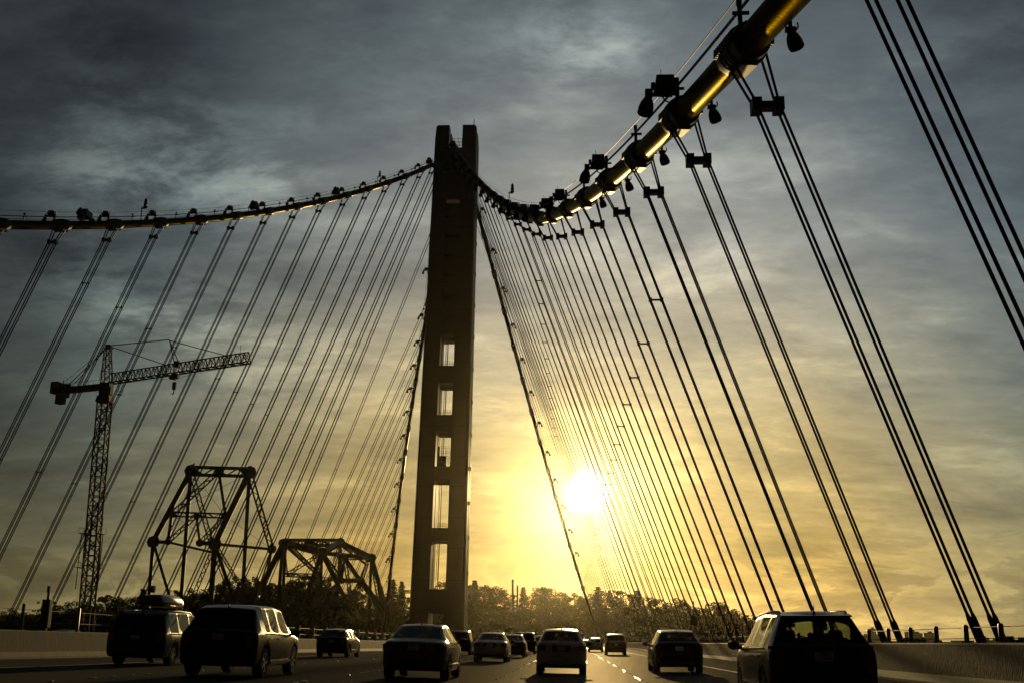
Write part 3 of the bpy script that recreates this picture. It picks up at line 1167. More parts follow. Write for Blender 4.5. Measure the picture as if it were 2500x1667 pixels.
# ---------------------------------------------------------------- tower crane
def lattice(mb, p, q, w, h, n, ch=0.18, br=0.10, up=(0, 0, 1), tri=False, taper=1.0):
    """square (or triangular) lattice beam from p to q with n bays"""
    p, q = Vector(p), Vector(q)
    d = (q - p).normalized()
    sd = d.cross(Vector(up)).normalized() if abs(d.dot(Vector(up))) < 0.98 else Vector((1, 0, 0))
    u = sd.cross(d).normalized()
    corners = [(-1, 0), (1, 0), (0, 1)] if tri else [(-1, -1), (1, -1), (1, 1), (-1, 1)]

    def cp(k, t):
        a, b = corners[k]
        s_ = 1 + (taper - 1) * t
        return p.lerp(q, t) + sd * (a * w / 2 * s_) + u * (b * (h if tri else h / 2) * s_)
    m = len(corners)
    for k in range(m):
        mb.bar(cp(k, 0), cp(k, 1), ch, up=tuple(u))
    for i in range(n):
        t0, t1 = i / n, (i + 1) / n
        for k in range(m):
            k2 = (k + 1) % m
            if i % 2:
                mb.bar(cp(k, t0), cp(k2, t1), br, up=tuple(u))
            else:
                mb.bar(cp(k2, t0), cp(k, t1), br, up=tuple(u))
            mb.bar(cp(k, t1), cp(k2, t1), br, up=tuple(u))
    return mb


CO = Vector((-85.7, 262.0, 0.0))
crane = thing("tower_crane", "hammerhead tower crane with lattice mast and jib standing behind the left hangers", "tower crane", CO)
lattice(MB(), (1.9, 0, -46), (-0.2, 0, 57.5), 2.6, 2.6, 44, 0.36, 0.21).build("mast", MAT['crane'], crane)
mb = MB()
for z in (25.0, 17.0):
    for s_ in (-1, 1):
        mb.box((s_ * 2.0 + 0.2, 0, z), (1.3, 3.6, 0.12))
        for a in (-0.6, 0.6):
            for b in (-1.7, 1.7):
                mb.bar((s_ * 2.0 + 0.2 + a, b, z), (s_ * 2.0 + 0.2 + a, b, z + 1.3), 0.07)
        mb.bar((s_ * 2.0 + 0.2 - 0.6, -1.7, z + 1.3), (s_ * 2.0 + 0.2 + 0.6, -1.7, z + 1.3), 0.07).bar((s_ * 2.6 + 0.2, -1.7, z + 1.3), (s_ * 2.6 + 0.2, 1.7, z + 1.3), 0.07)
for x in (-1.7, 2.1):
    for y in (-1.7, 1.7):
        mb.bar((x, y, 12.0), (x, y, 25.0), 0.16)
mb.build("climbing_frame", MAT['crane'], crane)
mb = MB().box((-0.2, 0, 57.9), (3.5, 3.5, 1.6), taper=0.85).box((-0.2, 0, 60.3), (2.5, 2.5, 3.4)).box((0.9, -0.4, 60.0), (1.0, 1.6, 1.8))
for z, xo in ((59.4, -1.9), (58.7, 1.6)):
    mb.bar((xo - 0.3, -1.4, z), (xo + 0.5, -1.4, z), 0.07).bar((xo - 0.3, -1.4, z + 1.2), (xo + 0.5, -1.4, z + 1.2), 0.07).bar((xo - 0.3, -1.4, z), (xo - 0.3, -1.4, z + 1.2), 0.06).bar((xo + 0.5, -1.4, z), (xo + 0.5, -1.4, z + 1.2), 0.06)
mb.build("slewing_unit", MAT['crane'], crane)
mb = lattice(MB(), (-0.2, 0, 61.9), (-0.9, 0, 71.0), 2.2, 2.2, 6, 0.24, 0.14, taper=0.55)
mb.box((-0.8, 0, 71.3), (1.2, 1.1, 1.1)).box((0.1, -0.2, 70.9), (0.9, 0.9, 0.10))
for a, b in ((0.1, 0), (0.7, 0)):
    mb.bar((a, -0.6, 69.6), (a, -0.6, 71.0), 0.06)
mb.bar((-0.2, -0.6, 69.6), (0.8, -0.6, 69.6), 0.06).bar((-2.0, -0.5, 62.5), (-1.4, -0.4, 70.0), 0.09)
mb.build("apex_frame", MAT['crane'], crane)
tip = Vector((-44.5, 241.7, 62.0)) - CO
root_ = Vector((0.9, -0.4, 61.9))
lattice(MB(), root_, tip, 1.9, 2.5, 34, 0.24, 0.13, tri=True).build("jib", MAT['crane'], crane)
mb = MB()
dj = (tip - root_).normalized()
pp = root_ + dj * 22.3
top_post = Vector((-67.3, 252.2, 70.2)) - CO
for o_ in (-0.7, 0.8):
    mb.bar(pp + dj * o_ + Vector((0, 0, 2.2)), top_post, 0.17)
mb.box(pp + Vector((0, 0, 2.3)), (1.2, 1.0, 1.4))
mb.build("jib_post", MAT['crane'], crane)
mb = MB()
for k in range(3):
    mb.box(pp + dj * (k * 0.9 - 1.4) + Vector((0, 0, -0.75)), (0.8, 1.4, 0.9 + 0.3 * (k == 1)))
mb.build("trolley", MAT['crane'], crane)
hk = pp + dj * -0.2
MB().tube([hk + Vector((0.15, 0, -0.8)), hk + Vector((0.08, 0, -2.2))], 0.05, 5).box(hk + Vector((0, 0, -3.0)), (0.75, 0.5, 1.8), taper=1.2).tube([hk + Vector((0, 0, -3.9)), hk + Vector((0, 0, -4.7)), hk + Vector((-0.25, 0, -5.1)), hk + Vector((-0.45, 0, -4.8))], 0.14, 6).build("hook_block", MAT['crane'], crane)
mb = MB()
ap = Vector((-0.8, 0, 71.6))
for o_ in (-0.25, 0.25):
    mb.tube([ap + Vector((0, o_, 0)), top_post + Vector((0, o_, 0.2))], 0.07, 5)
mb.tube([ap, root_ + dj * 18.6 + Vector((0, 0, 2.5))], 0.11, 5)
mb.tube([top_post, root_ + dj * 38.0 + Vector((0, 0, 2.5))], 0.11, 5)
ce = Vector((-101.9, 267.6, 61.9)) - CO
for f in (0.62, 0.72):
    mb.tube([ap, Vector((-0.2, 0, 61.9)).lerp(ce, f) + Vector((0, 0, 0.8))], 0.10, 5)
mb.tube([ap, Vector((-0.2, 0, 61.9)).lerp(ce, 0.80) + Vector((0, 0, 1.8))], 0.05, 5)
for a, b in ((0.35, 0.62), (0.6, 0.62)):
    q_ = ap.lerp(Vector((-0.2, 0, 61.9)).lerp(ce, b) + Vector((0, 0, 0.8)), a)
    mb.box(q_, (0.5, 0.4, 0.3))
mb.tube([root_ + dj * 2 + Vector((0, 0, -0.3)), root_ + dj * 20 + Vector((0, 0, -1.0))], 0.035, 4).tube([root_ + dj * 24 + Vector((0, 0, -1.0)), tip + Vector((0, 0, -0.2))], 0.035, 4)
mb.build("pendant", MAT['crane'], crane)
mb = MB().bar((-0.2, 0, 61.2), ce * 0.98 + Vector((0, 0, 61.2 - 61.9 * 0.98)), 2.0, 1.3)
c_s = Vector((-0.2, 0, 61.9))
for k in range(9):
    q_ = c_s.lerp(ce, 0.05 + 0.1 * k)
    mb.bar(q_, q_ + Vector((0, 0, 1.2)), 0.06)
mb.bar(c_s + Vector((0, 0, 1.2)), c_s.lerp(ce, 0.85) + Vector((0, 0, 1.2)), 0.06)
mb.box(c_s.lerp(ce, 0.76) + Vector((0, 0, 0.3)), (3.0, 2.0, 1.0)).bar(c_s.lerp(ce, 0.83) + Vector((0, 0, 0.4)), c_s.lerp(ce, 0.83) + Vector((0, 0, 2.0)), 0.2)
mb.build("counter_jib", MAT['crane'], crane)
rot_c = Matrix.Rotation(math.atan2(ce.y, ce.x), 3, 'Z')
q_ = c_s.lerp(ce, 0.97)
MB().box(q_ + Vector((0, 0, 0.2)), (2.0, 1.8, 3.0), rot_c).build("counterweight", MAT['counter'], crane)
q_ = c_s.lerp(ce, 0.82)
MB().box(q_ + Vector((-0.4, 0, -2.9)), (2.0, 1.7, 2.5), rot_c).box(q_ + Vector((0.6, 0, -1.7)), (1.4, 1.7, 1.4), rot_c).build("counterweight", MAT['counter'], crane)
mb = MB()
q_ = root_ + dj * 3.6
for a in (-0.6, 0.6):
    for b in (-0.5, 0.5):
        mb.bar(q_ + Vector((a, b, -0.2)), q_ + Vector((a, b, -3.2)), 0.06)
for z in (-3.2, -2.4, -1.6):
    mb.bar(q_ + Vector((-0.6, -0.5, z)), q_ + Vector((0.6, -0.5, z)), 0.06).bar(q_ + Vector((-0.6, 0.5, z)), q_ + Vector((0.6, 0.5, z)), 0.06)
mb.box(q_ + Vector((0, 0, -3.25)), (1.2, 1.0, 0.1))
mb.build("work_cage", MAT['crane'], crane)
mb = MB().tube([tip + Vector((-2.0, 0, 2.4)), tip + Vector((-2.0, 0, 4.2))], 0.06, 5)
mb.bar(tip, tip + Vector((-2.0, 0.8, 2.4)), 0.16)
for a in (0.0, 0.7):
    mb.bar(tip + Vector((a - 0.6, 0, 0.2)), tip + Vector((a - 0.6, 0, 1.5)), 0.06)
mb.bar(tip + Vector((-0.9, 0, 1.5)), tip + Vector((0.2, 0, 1.5)), 0.06)
mb.build("jib_tip", MAT['crane'], crane)


# ---------------------------------------------------------------- remains of the old cantilever bridge: two steel trusses
def member(mb, p, q, w, laced=False):
    w = w * 1.3
    """solid box chord, or a pair of angles laced together with a zigzag"""
    p, q = Vector(p), Vector(q)
    if not laced:
        return mb.bar(p, q, w * 0.75, w, up=(0.3, -1, 0.1))
    d = (q - p).normalized()
    sd = d.cross(Vector((0.35, -1, 0))).normalized()
    dp = d.cross(sd).normalized()
    n = max(3, int((q - p).length / (w * 1.1)))
    for a in (-1, 1):
        for b in (-1, 1):
            mb.bar(p + sd * (a * w * 0.40) + dp * (b * w * 0.32), q + sd * (a * w * 0.40) + dp * (b * w * 0.32), w * 0.24, up=tuple(dp))
    for i in range(n):
        a, b = p.lerp(q, i / n), p.lerp(q, (i + 1) / n)
        g = 1 if i % 2 else -1
        for k in (-1, 1):
            mb.bar(a + sd * (g * w * 0.40) + dp * (k * w * 0.32), b - sd * (g * w * 0.40) + dp * (k * w * 0.32), w * 0.12, up=tuple(dp))
    return mb


def gusset(mb, p, s_):
    rot = Matrix.Rotation(0.5, 3, 'Z')
    n = rot @ Vector((0, 1, 0))
    return mb.lathe([(s_ * 0.55, -s_ * 0.28), (s_ * 0.62, -s_ * 0.26), (s_ * 0.62, s_ * 0.26), (s_ * 0.55, s_ * 0.28)], p, n, 8)


def truss(name, label, base, solid, laced, gus, rails=()):
    root = thing(name, label, "steel truss", base)
    b = Vector(base)
    A = MB()
    for p, q, w in solid:
        member(A, Vector(p) - b, Vector(q) - b, w)
    A.build("chord", MAT['truss'], root)
    A = MB()
    for p, q, w in laced:
        member(A, Vector(p) - b, Vector(q) - b, w, True)
    A.build("lacing", MAT['truss'], root)
    for p, s_ in gus:
        gusset(MB(), Vector(p) - b, s_).build("gusset_plate", MAT['truss'], root)
    if rails:
        A = MB()
        for p, q in rails:
            p, q = Vector(p) - b, Vector(q) - b
            A.bar(p + Vector((0, 0, 1.1)), q + Vector((0, 0, 1.1)), 0.07).bar(p + Vector((0, 0, 0.6)), q + Vector((0, 0, 0.6)), 0.05)
            for k in range(13):
                g = p.lerp(q, k / 12)
                A.bar(g, g + Vector((0, 0, 1.1)), 0.07)
        A.build("catwalk_rail", MAT['truss'], root)
    return root


A = dict(BL=(-96.3, 330.0, 28.9), TL=(-89.4, 338.0, 51.5), BR=(-80.0, 338.0, 29.0), TR=(-73.2, 346.0, 52.2), CR=(-67.1, 356.0, 28.9), mL=(-92.8, 334.0, 37.6),
         mR=(-78.6, 342.0, 38.0), TM=(-81.9, 342.0, 52.0), SM=(-86.5, 338.0, 37.6), q1=(-92.5, 332.0, 29.0), q2=(-83.9, 335.5, 29.1), pm=(-79.8, 338.0, 26.3),
         TLb=(-89.0, 338.0, -2.0), TRb=(-72.4, 346.0, -2.0), BLb=(-95.8, 330.0, -2.0), BLd=(-87.7, 340.0, -1.0), BRb=(-79.8, 338.0, -2.0), BRd=(-86.6, 330.5, 2.0),
         BRe=(-75.4, 350.0, 10.0), BRf=(-71.4, 362.0, 8.0), CL=(-83.2, 346.0, 28.4), CRd=(-67.5, 350.0, 12.0))
S_ = [("BL", "TL", 1.5), ("BR", "TR", 1.8), ("TL", "TLb", 1.15), ("TR", "TRb", 1.15), ("BL", "BLb", 1.05), ("BL", "BLd", 0.85), ("BR", "BRb", 1.6), ("BR", "BRe", 1.05),
      ("BL", "q1", 0.9), ("q1", "pm", 0.6), ("mL", "q1", 0.95), ("SM", "q2", 0.75), ("TM", "mR", 0.85), ("q2", "BR", 1.1), ("BR", "CR", 0.7), ("CR", "CRd", 0.8), ("CR", "TRb", 0.5)]
L_ = [("TL", "TR", 2.3), ("mL", "mR", 1.2), ("TM", "mL", 1.2), ("q1", "SM", 1.0), ("q2", "mR", 1.0), ("TL", "CL", 1.2), ("TR", "CR", 1.35), ("BR", "BRd", 1.0), ("BR", "BRf", 0.8), ("CL", "BRe", 0.9)]
G_ = [("BL", 3.0), ("TL", 3.2), ("TR", 3.4), ("BR", 3.2), ("CR", 2.4), ("TM", 2.4), ("q2", 1.9), ("mL", 2.0), ("mR", 2.2), ("SM", 1.4), ("q1", 1.5)]
ta = truss("steel_truss", "tall trapezoid of old bridge truss, laced steel, right of the crane mast", (-83.0, 338.0, 0.0),
           [(A[p], A[q], w) for p, q, w in S_], [(A[p], A[q], w) for p, q, w in L_], [(A[p], s_) for p, s_ in G_])
b_ = Vector((-83.0, 338.0, 0.0))
for p, q in ((A["TL"], A["mR"]), (A["TR"], A["mL"]), (A["mL"], A["BR"]), (A["mR"], A["CR"])):
    MB().tube([Vector(p) - b_, Vector(q) - b_], 0.06, 4).build("tie_rod", MAT['truss'], ta)
MB().bar(Vector(A["BLb"]) - b_ + Vector((0.9, 0, 16)), Vector(A["BLb"]) - b_ + Vector((0.9, 0, 18)), 1.0).build("signal_box", MAT['truss'], ta)
MB().bar(Vector(A["TL"]) - b_ + Vector((0, 0, 1)), Vector(A["TL"]) - b_ + Vector((0.9, 0, 2.4)), 0.4).build("stub_beam", MAT['truss'], ta)

B = dict(a=(-75.0, 400.0, 34.6), b=(-56.2, 410.0, 35.6), c=(-46.9, 425.0, 31.2), d=(-41.0, 432.0, 10.0), e=(-66.8, 372.0, 32.4), f=(-56.1, 380.0, 29.6), aL=(-84.0, 392.0, 10.0),
         fl=(-62.0, 376.0, 8.0), fr=(-46.5, 392.0, 9.0), g=(-53.0, 404.0, 29.5), h=(-43.5, 430.0, 12.0), s1=(-53.0, 400.0, 21.4), s2=(-48.4, 415.0, 22.2),
         k=(-50.5, 410.0, 12.0), l=(-48.1, 423.0, 29.0), a0=(-75.6, 400.0, 6.0), e0=(-66.6, 372.0, 6.0), b0=(-56.0, 410.0, 8.0), f0=(-55.6, 380.0, 8.0), c0=(-47.2, 425.0, 8.0),
         m1=(-69.5, 386.0, 22.5), m2=(-59.0, 392.0, 22.5), j=(-66.0, 405.0, 35.0))
S_ = [("a", "aL", 1.5), ("e", "f", 1.7), ("b", "c", 1.7), ("c", "d", 1.5), ("f", "fl", 1.5), ("f", "fr", 1.3), ("e", "aL", 1.3), ("a", "a0", 1.2), ("b", "b0", 1.0), ("c", "c0", 1.0), ("g", "h", 1.3),
      ("s1", "s2", 1.3), ("s2", "d", 1.2), ("f", "b", 1.8), ("a", "e", 1.4), ("f", "c", 1.1), ("e", "e0", 1.0), ("f", "f0", 0.9), ("g", "s1", 0.9), ("b", "s1", 1.0), ("s1", "fl", 1.1)]
L_ = [("a", "b", 2.2), ("a", "f", 1.5), ("e", "b", 1.5), ("j", "f", 1.4), ("m1", "m2", 1.1), ("e", "m2", 1.1), ("m1", "f", 1.0), ("g", "k", 1.0), ("l", "k", 1.0), ("b", "l", 1.3), ("g", "c", 1.0), ("a", "m2", 0.9), ("aL", "e", 1.0), ("e", "a0", 1.0), ("f", "s1", 1.1), ("f0", "m2", 0.9), ("m2", "fl", 0.9), ("c", "h", 1.0), ("b", "f0", 0.9), ("a", "m1", 0.9), ("b0", "s2", 0.9), ("j", "m2", 0.9), ("m1", "s1", 0.8)]
G_ = [("a", 2.6), ("b", 3.0), ("c", 2.8), ("f", 3.0), ("e", 2.4), ("g", 2.2), ("s1", 2.0), ("s2", 1.8), ("aL", 3.0), ("j", 1.8)]
truss("steel_truss", "lower flat-topped old bridge truss with a catwalk rail, between the tall truss and the tower", (-58.0, 400.0, 0.0),
      [(B[p], B[q], w) for p, q, w in S_], [(B[p], B[q], w) for p, q, w in L_], [(B[p], s_) for p, s_ in G_], rails=[(B["b"], B["c"])])

# ---------------------------------------------------------------- chimneys on the ridge
for x, z, s_, lab in ((-0.1, 30.8, 1.25, "taller of the two slim chimneys above the trees right of the tower"), (2.35, 27.9, 1.1, "shorter of the two slim chimneys above the trees right of the tower")):
    root = thing("chimney", lab, "chimney", (x, 566, 8.0), group="chimneys on the ridge")
    MB().lathe([(0.52 * s_, 0), (0.42 * s_, z - 8.9), (0.46 * s_, z - 8.8), (0.46 * s_, z - 8.0), (0.38 * s_, z - 7.95)], n=12).build("stack", MAT['panel'], root, smooth=True)

# ---------------------------------------------------------------- trees
def leaf_cloud(mb, c, r, n, size, rng, flat=0.8):
    for _ in range(n):
        while True:
            d = Vector((rng.uniform(-1, 1), rng.uniform(-1, 1), rng.uniform(-1, 1)))
            if 0.05 < d.length < 1:
                break
        d = d.normalized() * (d.length ** 0.5)
        p = Vector(c) + Vector((d.x * r, d.y * r, d.z * r * flat))
        nrm_ = Vector((rng.gauss(0, 1), rng.gauss(0, 1), rng.gauss(0, 0.8))).normalized()
        a = nrm_.orthogonal().normalized()
        b = nrm_.cross(a)
        s_ = size * rng.uniform(0.6, 1.4)
        g = rng.uniform(0, 6.28)
        e1 = a * math.cos(g) + b * math.sin(g)
        e2 = b * math.cos(g) - a * math.sin(g)
        i = len(mb.v)
        mb.v += [tuple(p + e1 * s_), tuple(p + e2 * s_ * 0.55), tuple(p - e1 * s_ * 0.9), tuple(p - e2 * s_ * 0.6)]
        mb.f.append((i, i + 1, i + 2, i + 3))
        mb.m.append(0)


def tree_meshes(kind, seed):
    """a tree 16 m tall, foot at the origin"""
    rng = random.Random(seed)
    H = 16.0
    T, Cn = MB(), MB()
    if kind == 2:                                             # pointed conifer
        T.tube([(0, 0, -6), (0, 0, 0), (0.1, 0, H * 0.5), (0.05, 0.05, H * 0.97)], [0.34, 0.30, 0.18, 0.03], 7)
        z = 1.6
        while z < H:
            f = (1 - z / H)
            rad = 3.3 * f ** 0.8 + 0.15
            nb = 7 if f > 0.3 else 4
            o = rng.uniform(0, 6)
            for k in range(nb):
                g = o + k * 6.283 / nb + rng.uniform(-.3, .3)
                q = rad * rng.uniform(0.6, 1.12)
                tipp = Vector((math.cos(g) * q, math.sin(g) * q, z - 0.25 * q + rng.uniform(-.2, .3)))
                T.tube([(0, 0, z), tipp * 0.9 + Vector((0, 0, 0.1 * z))], [0.05, 0.02], 4, cap=False)
                for w in (0.35, 0.65, 0.95):
                    leaf_cloud(Cn, Vector((0, 0, z)).lerp(tipp, w), 0.55 + 0.25 * f, 11, 0.26, rng, 0.55)
            z += 0.85 if f > 0.4 else 0.6
        leaf_cloud(Cn, (0, 0, H * 0.96), 0.35, 14, 0.2, rng, 2.0)
        return T, Cn
    if kind == 3:                                             # thick low shrub-like oak
        T.tube([(0, 0, -6), (0, 0, 0), (0.2, 0.1, 5), (0.1, 0.2, 9)], [0.5, 0.42, 0.3, 0.12], 7)
        for k in range(34):
            g = rng.uniform(0, 6.28)
            rr = 5.6 * math.sqrt(rng.random())
            z = rng.uniform(1.5, 15.0 - rr * 0.9)
            leaf_cloud(Cn, (math.cos(g) * rr, math.sin(g) * rr, z), rng.uniform(1.3, 2.2), 75, 0.36, rng)
        return T, Cn
    if kind == 1:                                             # dense rounded crown
        T.tube([(0, 0, -6), (0, 0, 0), (0.25, 0.1, 4), (0.1, 0.2, 9), (0.2, 0, 13)], [0.52, 0.45, 0.36, 0.22, 0.06], 8)
        blobs = []
        for k in range(30):
            g = rng.uniform(0, 6.28)
            z = rng.uniform(4.2, 14.6)
            env = 4.9 * math.sqrt(max(0.05, 1 - ((z - 9.0) / 6.6) ** 2))
            rr = env * math.sqrt(rng.uniform(0.15, 1))
            blobs.append((Vector((math.cos(g) * rr, math.sin(g) * rr, z)), rng.uniform(1.0, 1.75)))
        blobs.append((Vector((0.3, 0, 14.7)), 1.25))
        for c, r in blobs:
            T.tube([(0.15, 0.1, max(3.0, c.z - 3.2)), c.lerp(Vector((0, 0, c.z)), 0.45) - Vector((0, 0, 0.9)), c], [0.14, 0.09, 0.03], 5, cap=False)
            leaf_cloud(Cn, c, r, int(62 * r), 0.30, rng)
        return T, Cn
    # tall open eucalyptus: bare limbs, separate tufts with sky between
    T.tube([(0, 0, -6), (0, 0, 0), (0.3, 0.2, 5), (-0.1, 0.3, 10), (0.2, 0, 14.6)], [0.50, 0.42, 0.32, 0.2, 0.05], 8)
    for k in range(15):
        g = k * 2.4 + rng.uniform(-.5, .5)
        z0 = rng.uniform(4.5, 11.5)
        z1 = min(15.2, z0 + rng.uniform(1.6, 4.2))
        rr = rng.uniform(1.2, 4.4) * (1.0 - 0.45 * max(0, (z1 - 10) / 6))
        e = Vector((math.cos(g) * rr, math.sin(g) * rr, z1))
        T.tube([(0.15, 0.2, z0), Vector((0.15, 0.2, z0)).lerp(e, 0.5) + Vector((0, 0, -0.3)), e], [0.15, 0.10, 0.04], 5, cap=False)
        r = rng.uniform(0.75, 1.3)
        leaf_cloud(Cn, e, r, int(78 * r), 0.27, rng, 0.75)
        for _ in range(3):
            o = Vector((rng.gauss(0, 1), rng.gauss(0, 1), rng.gauss(0, 0.7))) * 0.95
            leaf_cloud(Cn, e + o, 0.62, 34, 0.26, rng, 0.8)
    leaf_cloud(Cn, (0.2, 0, 14.9), 0.95, 85, 0.26, rng)
    return T, Cn


KIND = {0: ("eucalyptus_tree", "open-crowned eucalyptus with bare limbs", 'leaf_a'), 1: ("broadleaf_tree", "dense round-crowned tree", 'leaf_b'),
        2: ("conifer_tree", "pointed conifer", 'leaf_c'), 3: ("oak_tree", "low spreading oak", 'leaf_b')}
VAR = {}
for k in KIND:
    VAR[k] = []
    for s_ in range(4 if k in (0, 1) else 2):
        T, Cn = tree_meshes(k, 100 * k + s_)
        VAR[k].append((T.mesh("trunk", MAT['trunk'], True), Cn.mesh("crown", MAT[KIND[k][2]])))
TREES=[(-190,413,10.2,1),(-189,431,11.6,1),(-180,424,10.3,1),(-158,398,13.5,0),(-154,397,12.3,1),(-149,399,13.9,1),(-154,418,14.2,0),(-142,402,13.2,1),(-150,430,17.4,0),(-145,427,16.6,1),(-151,449,15.6,1),(-144,442,17.3,1),(-126,403,18.2,2),(-120,401,15.5,1),(-131,440,17.3,1),(-122,427,18.9,0),(-113,415,19.5,0),(-104,398,17.0,1),(-103,406,17.9,0),(-104,419,21.0,1),(-103,427,23.5,0),(-95,411,24.0,0),(-98,433,24.6,1),(-92,427,24.6,0),(-93,443,24.1,0),(-81,411,21.5,0),(-75,401,20.5,1),(-80,437,23.8,1),(-70,422,24.7,1),(-69,432,25.0,0),(-64,427,22.7,0),(-57,412,20.9,0),(-88,589,27.6,0),(-82,585,30.0,0),(-78,598,29.0,0),(-71,591,28.3,2),(-62,574,31.0,2),(-60,592,30.9,2),(-52,590,27.9,0),(-47,595,29.9,1),(-39,583,31.0,0),(-32,573,30.1,0),(-26,577,29.1,1),(-22,574,29.0,0),(-20,576,30.9,2),(-15,579,29.3,1),(-10,596,29.5,1),(-5,585,27.1,0),(-1,597,24.7,0),(4,596,28.6,2),(9,580,24.1,1),(14,584,28.9,1),(18,582,28.0,1),(23,597,27.0,1),(27,599,24.6,1),(31,576,25.2,1),(35,578,23.0,1),(39,586,25.4,0),(43,579,28.2,2),(46,572,26.1,1),(51,582,27.2,0),(52,497,22.9,0),(54,466,20.6,0),(57,477,22.1,2),(58,434,18.3,0),(65,485,19.0,0),(69,486,16.4,1),(71,458,18.6,1),(76,474,17.7,1),(77,435,14.5,1),(81,441,14.5,1),(84,434,16.5,1),(88,441,16.0,1),(94,455,13.9,1),(104,491,12.7,0),(100,440,11.2,1),(-161,354,4.2,3),(-172,377,6.9,0),(-170,376,5.3,3),(-160,361,6.0,1),(-153,351,4.8,1),(-169,384,8.3,1),(-155,362,5.9,1),(-159,372,8.1,1),(-158,377,5.5,1),(-162,386,8.1,1),(-155,376,5.0,0),(-149,367,7.2,1),(-155,385,7.1,1),(-152,376,7.4,1),(-150,382,6.8,0),(-153,388,10.1,0),(-136,364,4.9,1),(-149,388,8.2,1),(-140,375,7.9,3),(-144,385,11.2,1),(-132,371,5.1,3),(-141,389,8.8,3),(-129,369,5.9,1),(-138,385,10.5,0),(-124,365,8.2,1),(-125,369,9.1,1),(-119,361,8.3,3),(-128,386,9.9,3),(-118,368,7.7,1),(-115,361,9.7,3),(-117,377,8.0,1),(-122,385,11.3,0),(-112,369,8.4,0),(-110,367,10.4,0),(-107,370,7.5,0),(-111,378,11.5,1),(-103,369,7.5,3),(-108,378,10.5,1),(-96,357,9.8,3),(-104,375,11.1,0),(-93,357,8.4,1),(-96,365,14.4,1),(-99,384,10.0,1),(-100,391,11.0,1),(-85,356,9.7,3),(-91,375,12.4,1),(-81,351,10.4,3),(-88,372,12.3,1),(-87,384,8.9,1),(-82,369,13.7,0),(-80,376,9.6,3),(-86,393,17.9,3),(-77,370,13.1,1),(-81,384,14.3,3),(-66,351,9.0,0),(-77,390,14.0,0),(-64,350,8.0,3),(-67,365,13.3,1),(-62,359,11.7,1),(-66,371,13.6,1),(-59,356,10.3,1),(-59,361,17.4,0),(-55,357,11.1,3),(-62,383,16.4,3),(-57,381,11.8,1),(-55,372,18.7,1),(-47,352,9.3,1),(-57,391,16.4,3),(-50,379,8.3,1),(-46,362,14.7,1),(-43,359,8.9,1),(-79,556,19.9,1),(-75,549,12.5,0),(-76,556,21.3,0),(-70,547,15.8,0),(-72,561,19.2,0),(-64,555,14.0,3),(-65,559,21.5,1),(-57,546,15.9,3),(-59,555,24.1,0),(-53,557,15.7,1),(-57,561,18.9,0),(-48,546,13.6,0),(-49,559,21.6,0),(-44,557,11.6,0),(-44,563,18.0,1),(-37,548,17.0,1),(-40,559,22.6,3),(-34,549,17.9,0),(-33,554,23.0,1),(-28,554,16.0,1),(-30,556,18.8,0),(-21,549,15.7,1),(-23,555,20.9,1),(-18,551,12.6,1),(-19,566,24.9,3),(-11,557,14.1,1),(-14,563,18.7,1),(-5,556,12.2,1),(-6,556,22.0,3),(-2,557,11.5,3),(-2,558,20.3,3),(3,545,14.8,1),(4,565,16.9,0),(10,550,11.8,3),(8,554,20.5,3),(15,549,16.2,0),(15,565,19.2,1),(21,549,13.7,1),(20,553,19.6,3),(26,552,15.5,0),(23,559,20.0,1),(30,546,11.5,1),(28,557,17.6,1),(35,548,14.3,1),(34,558,17.4,1),(40,552,11.2,3),(40,557,19.0,3),(45,548,14.0,1),(45,556,17.2,1),(45,396,9.1,3),(50,556,21.1,1),(48,403,8.5,1),(48,424,14.9,1),(51,407,11.9,3),(53,429,14.3,0),(56,418,9.5,3),(57,407,13.2,3),(60,398,7.9,1),(59,408,13.8,3),(61,395,9.0,1),(64,424,13.2,1),(69,411,9.6,3),(68,407,11.2,1),(71,413,7.7,0),(72,413,13.1,1),(75,409,9.0,1),(76,417,9.5,1),(79,422,7.5,3),(79,418,10.6,1),(81,405,7.2,3),(82,405,11.4,1),(86,401,7.6,1),(86,412,11.2,1),(88,398,7.5,3),(92,420,10.1,0),(94,407,5.7,1),(94,417,8.8,0)]
order = sorted(range(len(TREES)), key=lambda i: ((TREES[i][0] - 29.06) / TREES[i][1]))
rt = random.Random(11)
cnt = {}
for i in order:
    x, y, zt, k = TREES[i]
    row = "skyline" if i < 76 else "lower"
    zg = hill_z(x, y) - 0.3
    h = max(5.0, zt - zg)
    key = (k, row)
    cnt[key] = cnt.get(key, 0) + 1
    lab = "%s %s, %s such from the left" % (KIND[k][1], "on the island skyline" if row == "skyline" else "low on the slope", ordinal(cnt[key]))
    root = thing(KIND[k][0], lab, "tree", (x, y, zg), (0, 0, rt.uniform(0, 6.28)), group="trees on the island")
    s_ = h / 16.0
    wd = s_ * rt.uniform(0.95, 1.25) if h > 14 else s_ * rt.uniform(1.2, 1.6)
    if k == 2:
        wd = s_ * rt.uniform(1.15, 1.5)
    root.scale = (wd, wd, s_)
    tm, cm = VAR[k][rt.randrange(len(VAR[k]))]
    link(bpy.data.objects.new("trunk", tm), root)
    link(bpy.data.objects.new("crown", cm), root)
# brush that covers the foot of the slope and reads as one mass
rng = random.Random(3)
mb = MB()
for _ in range(2600):
    y = rng.uniform(345, 600)
    x = rng.uniform(-230, 118)
    if abs(x) < 46 and y < 540:
        continue
    leaf_cloud(mb, (x, y, hill_z(x, y) + rng.uniform(0.2, 2.2)), rng.uniform(1.0, 2.2), 14, 0.75, rng, 0.8)
tag(mb.build("undergrowth", MAT['leaf_b']), kind='stuff', label="dark brush covering the island slope under the trees")

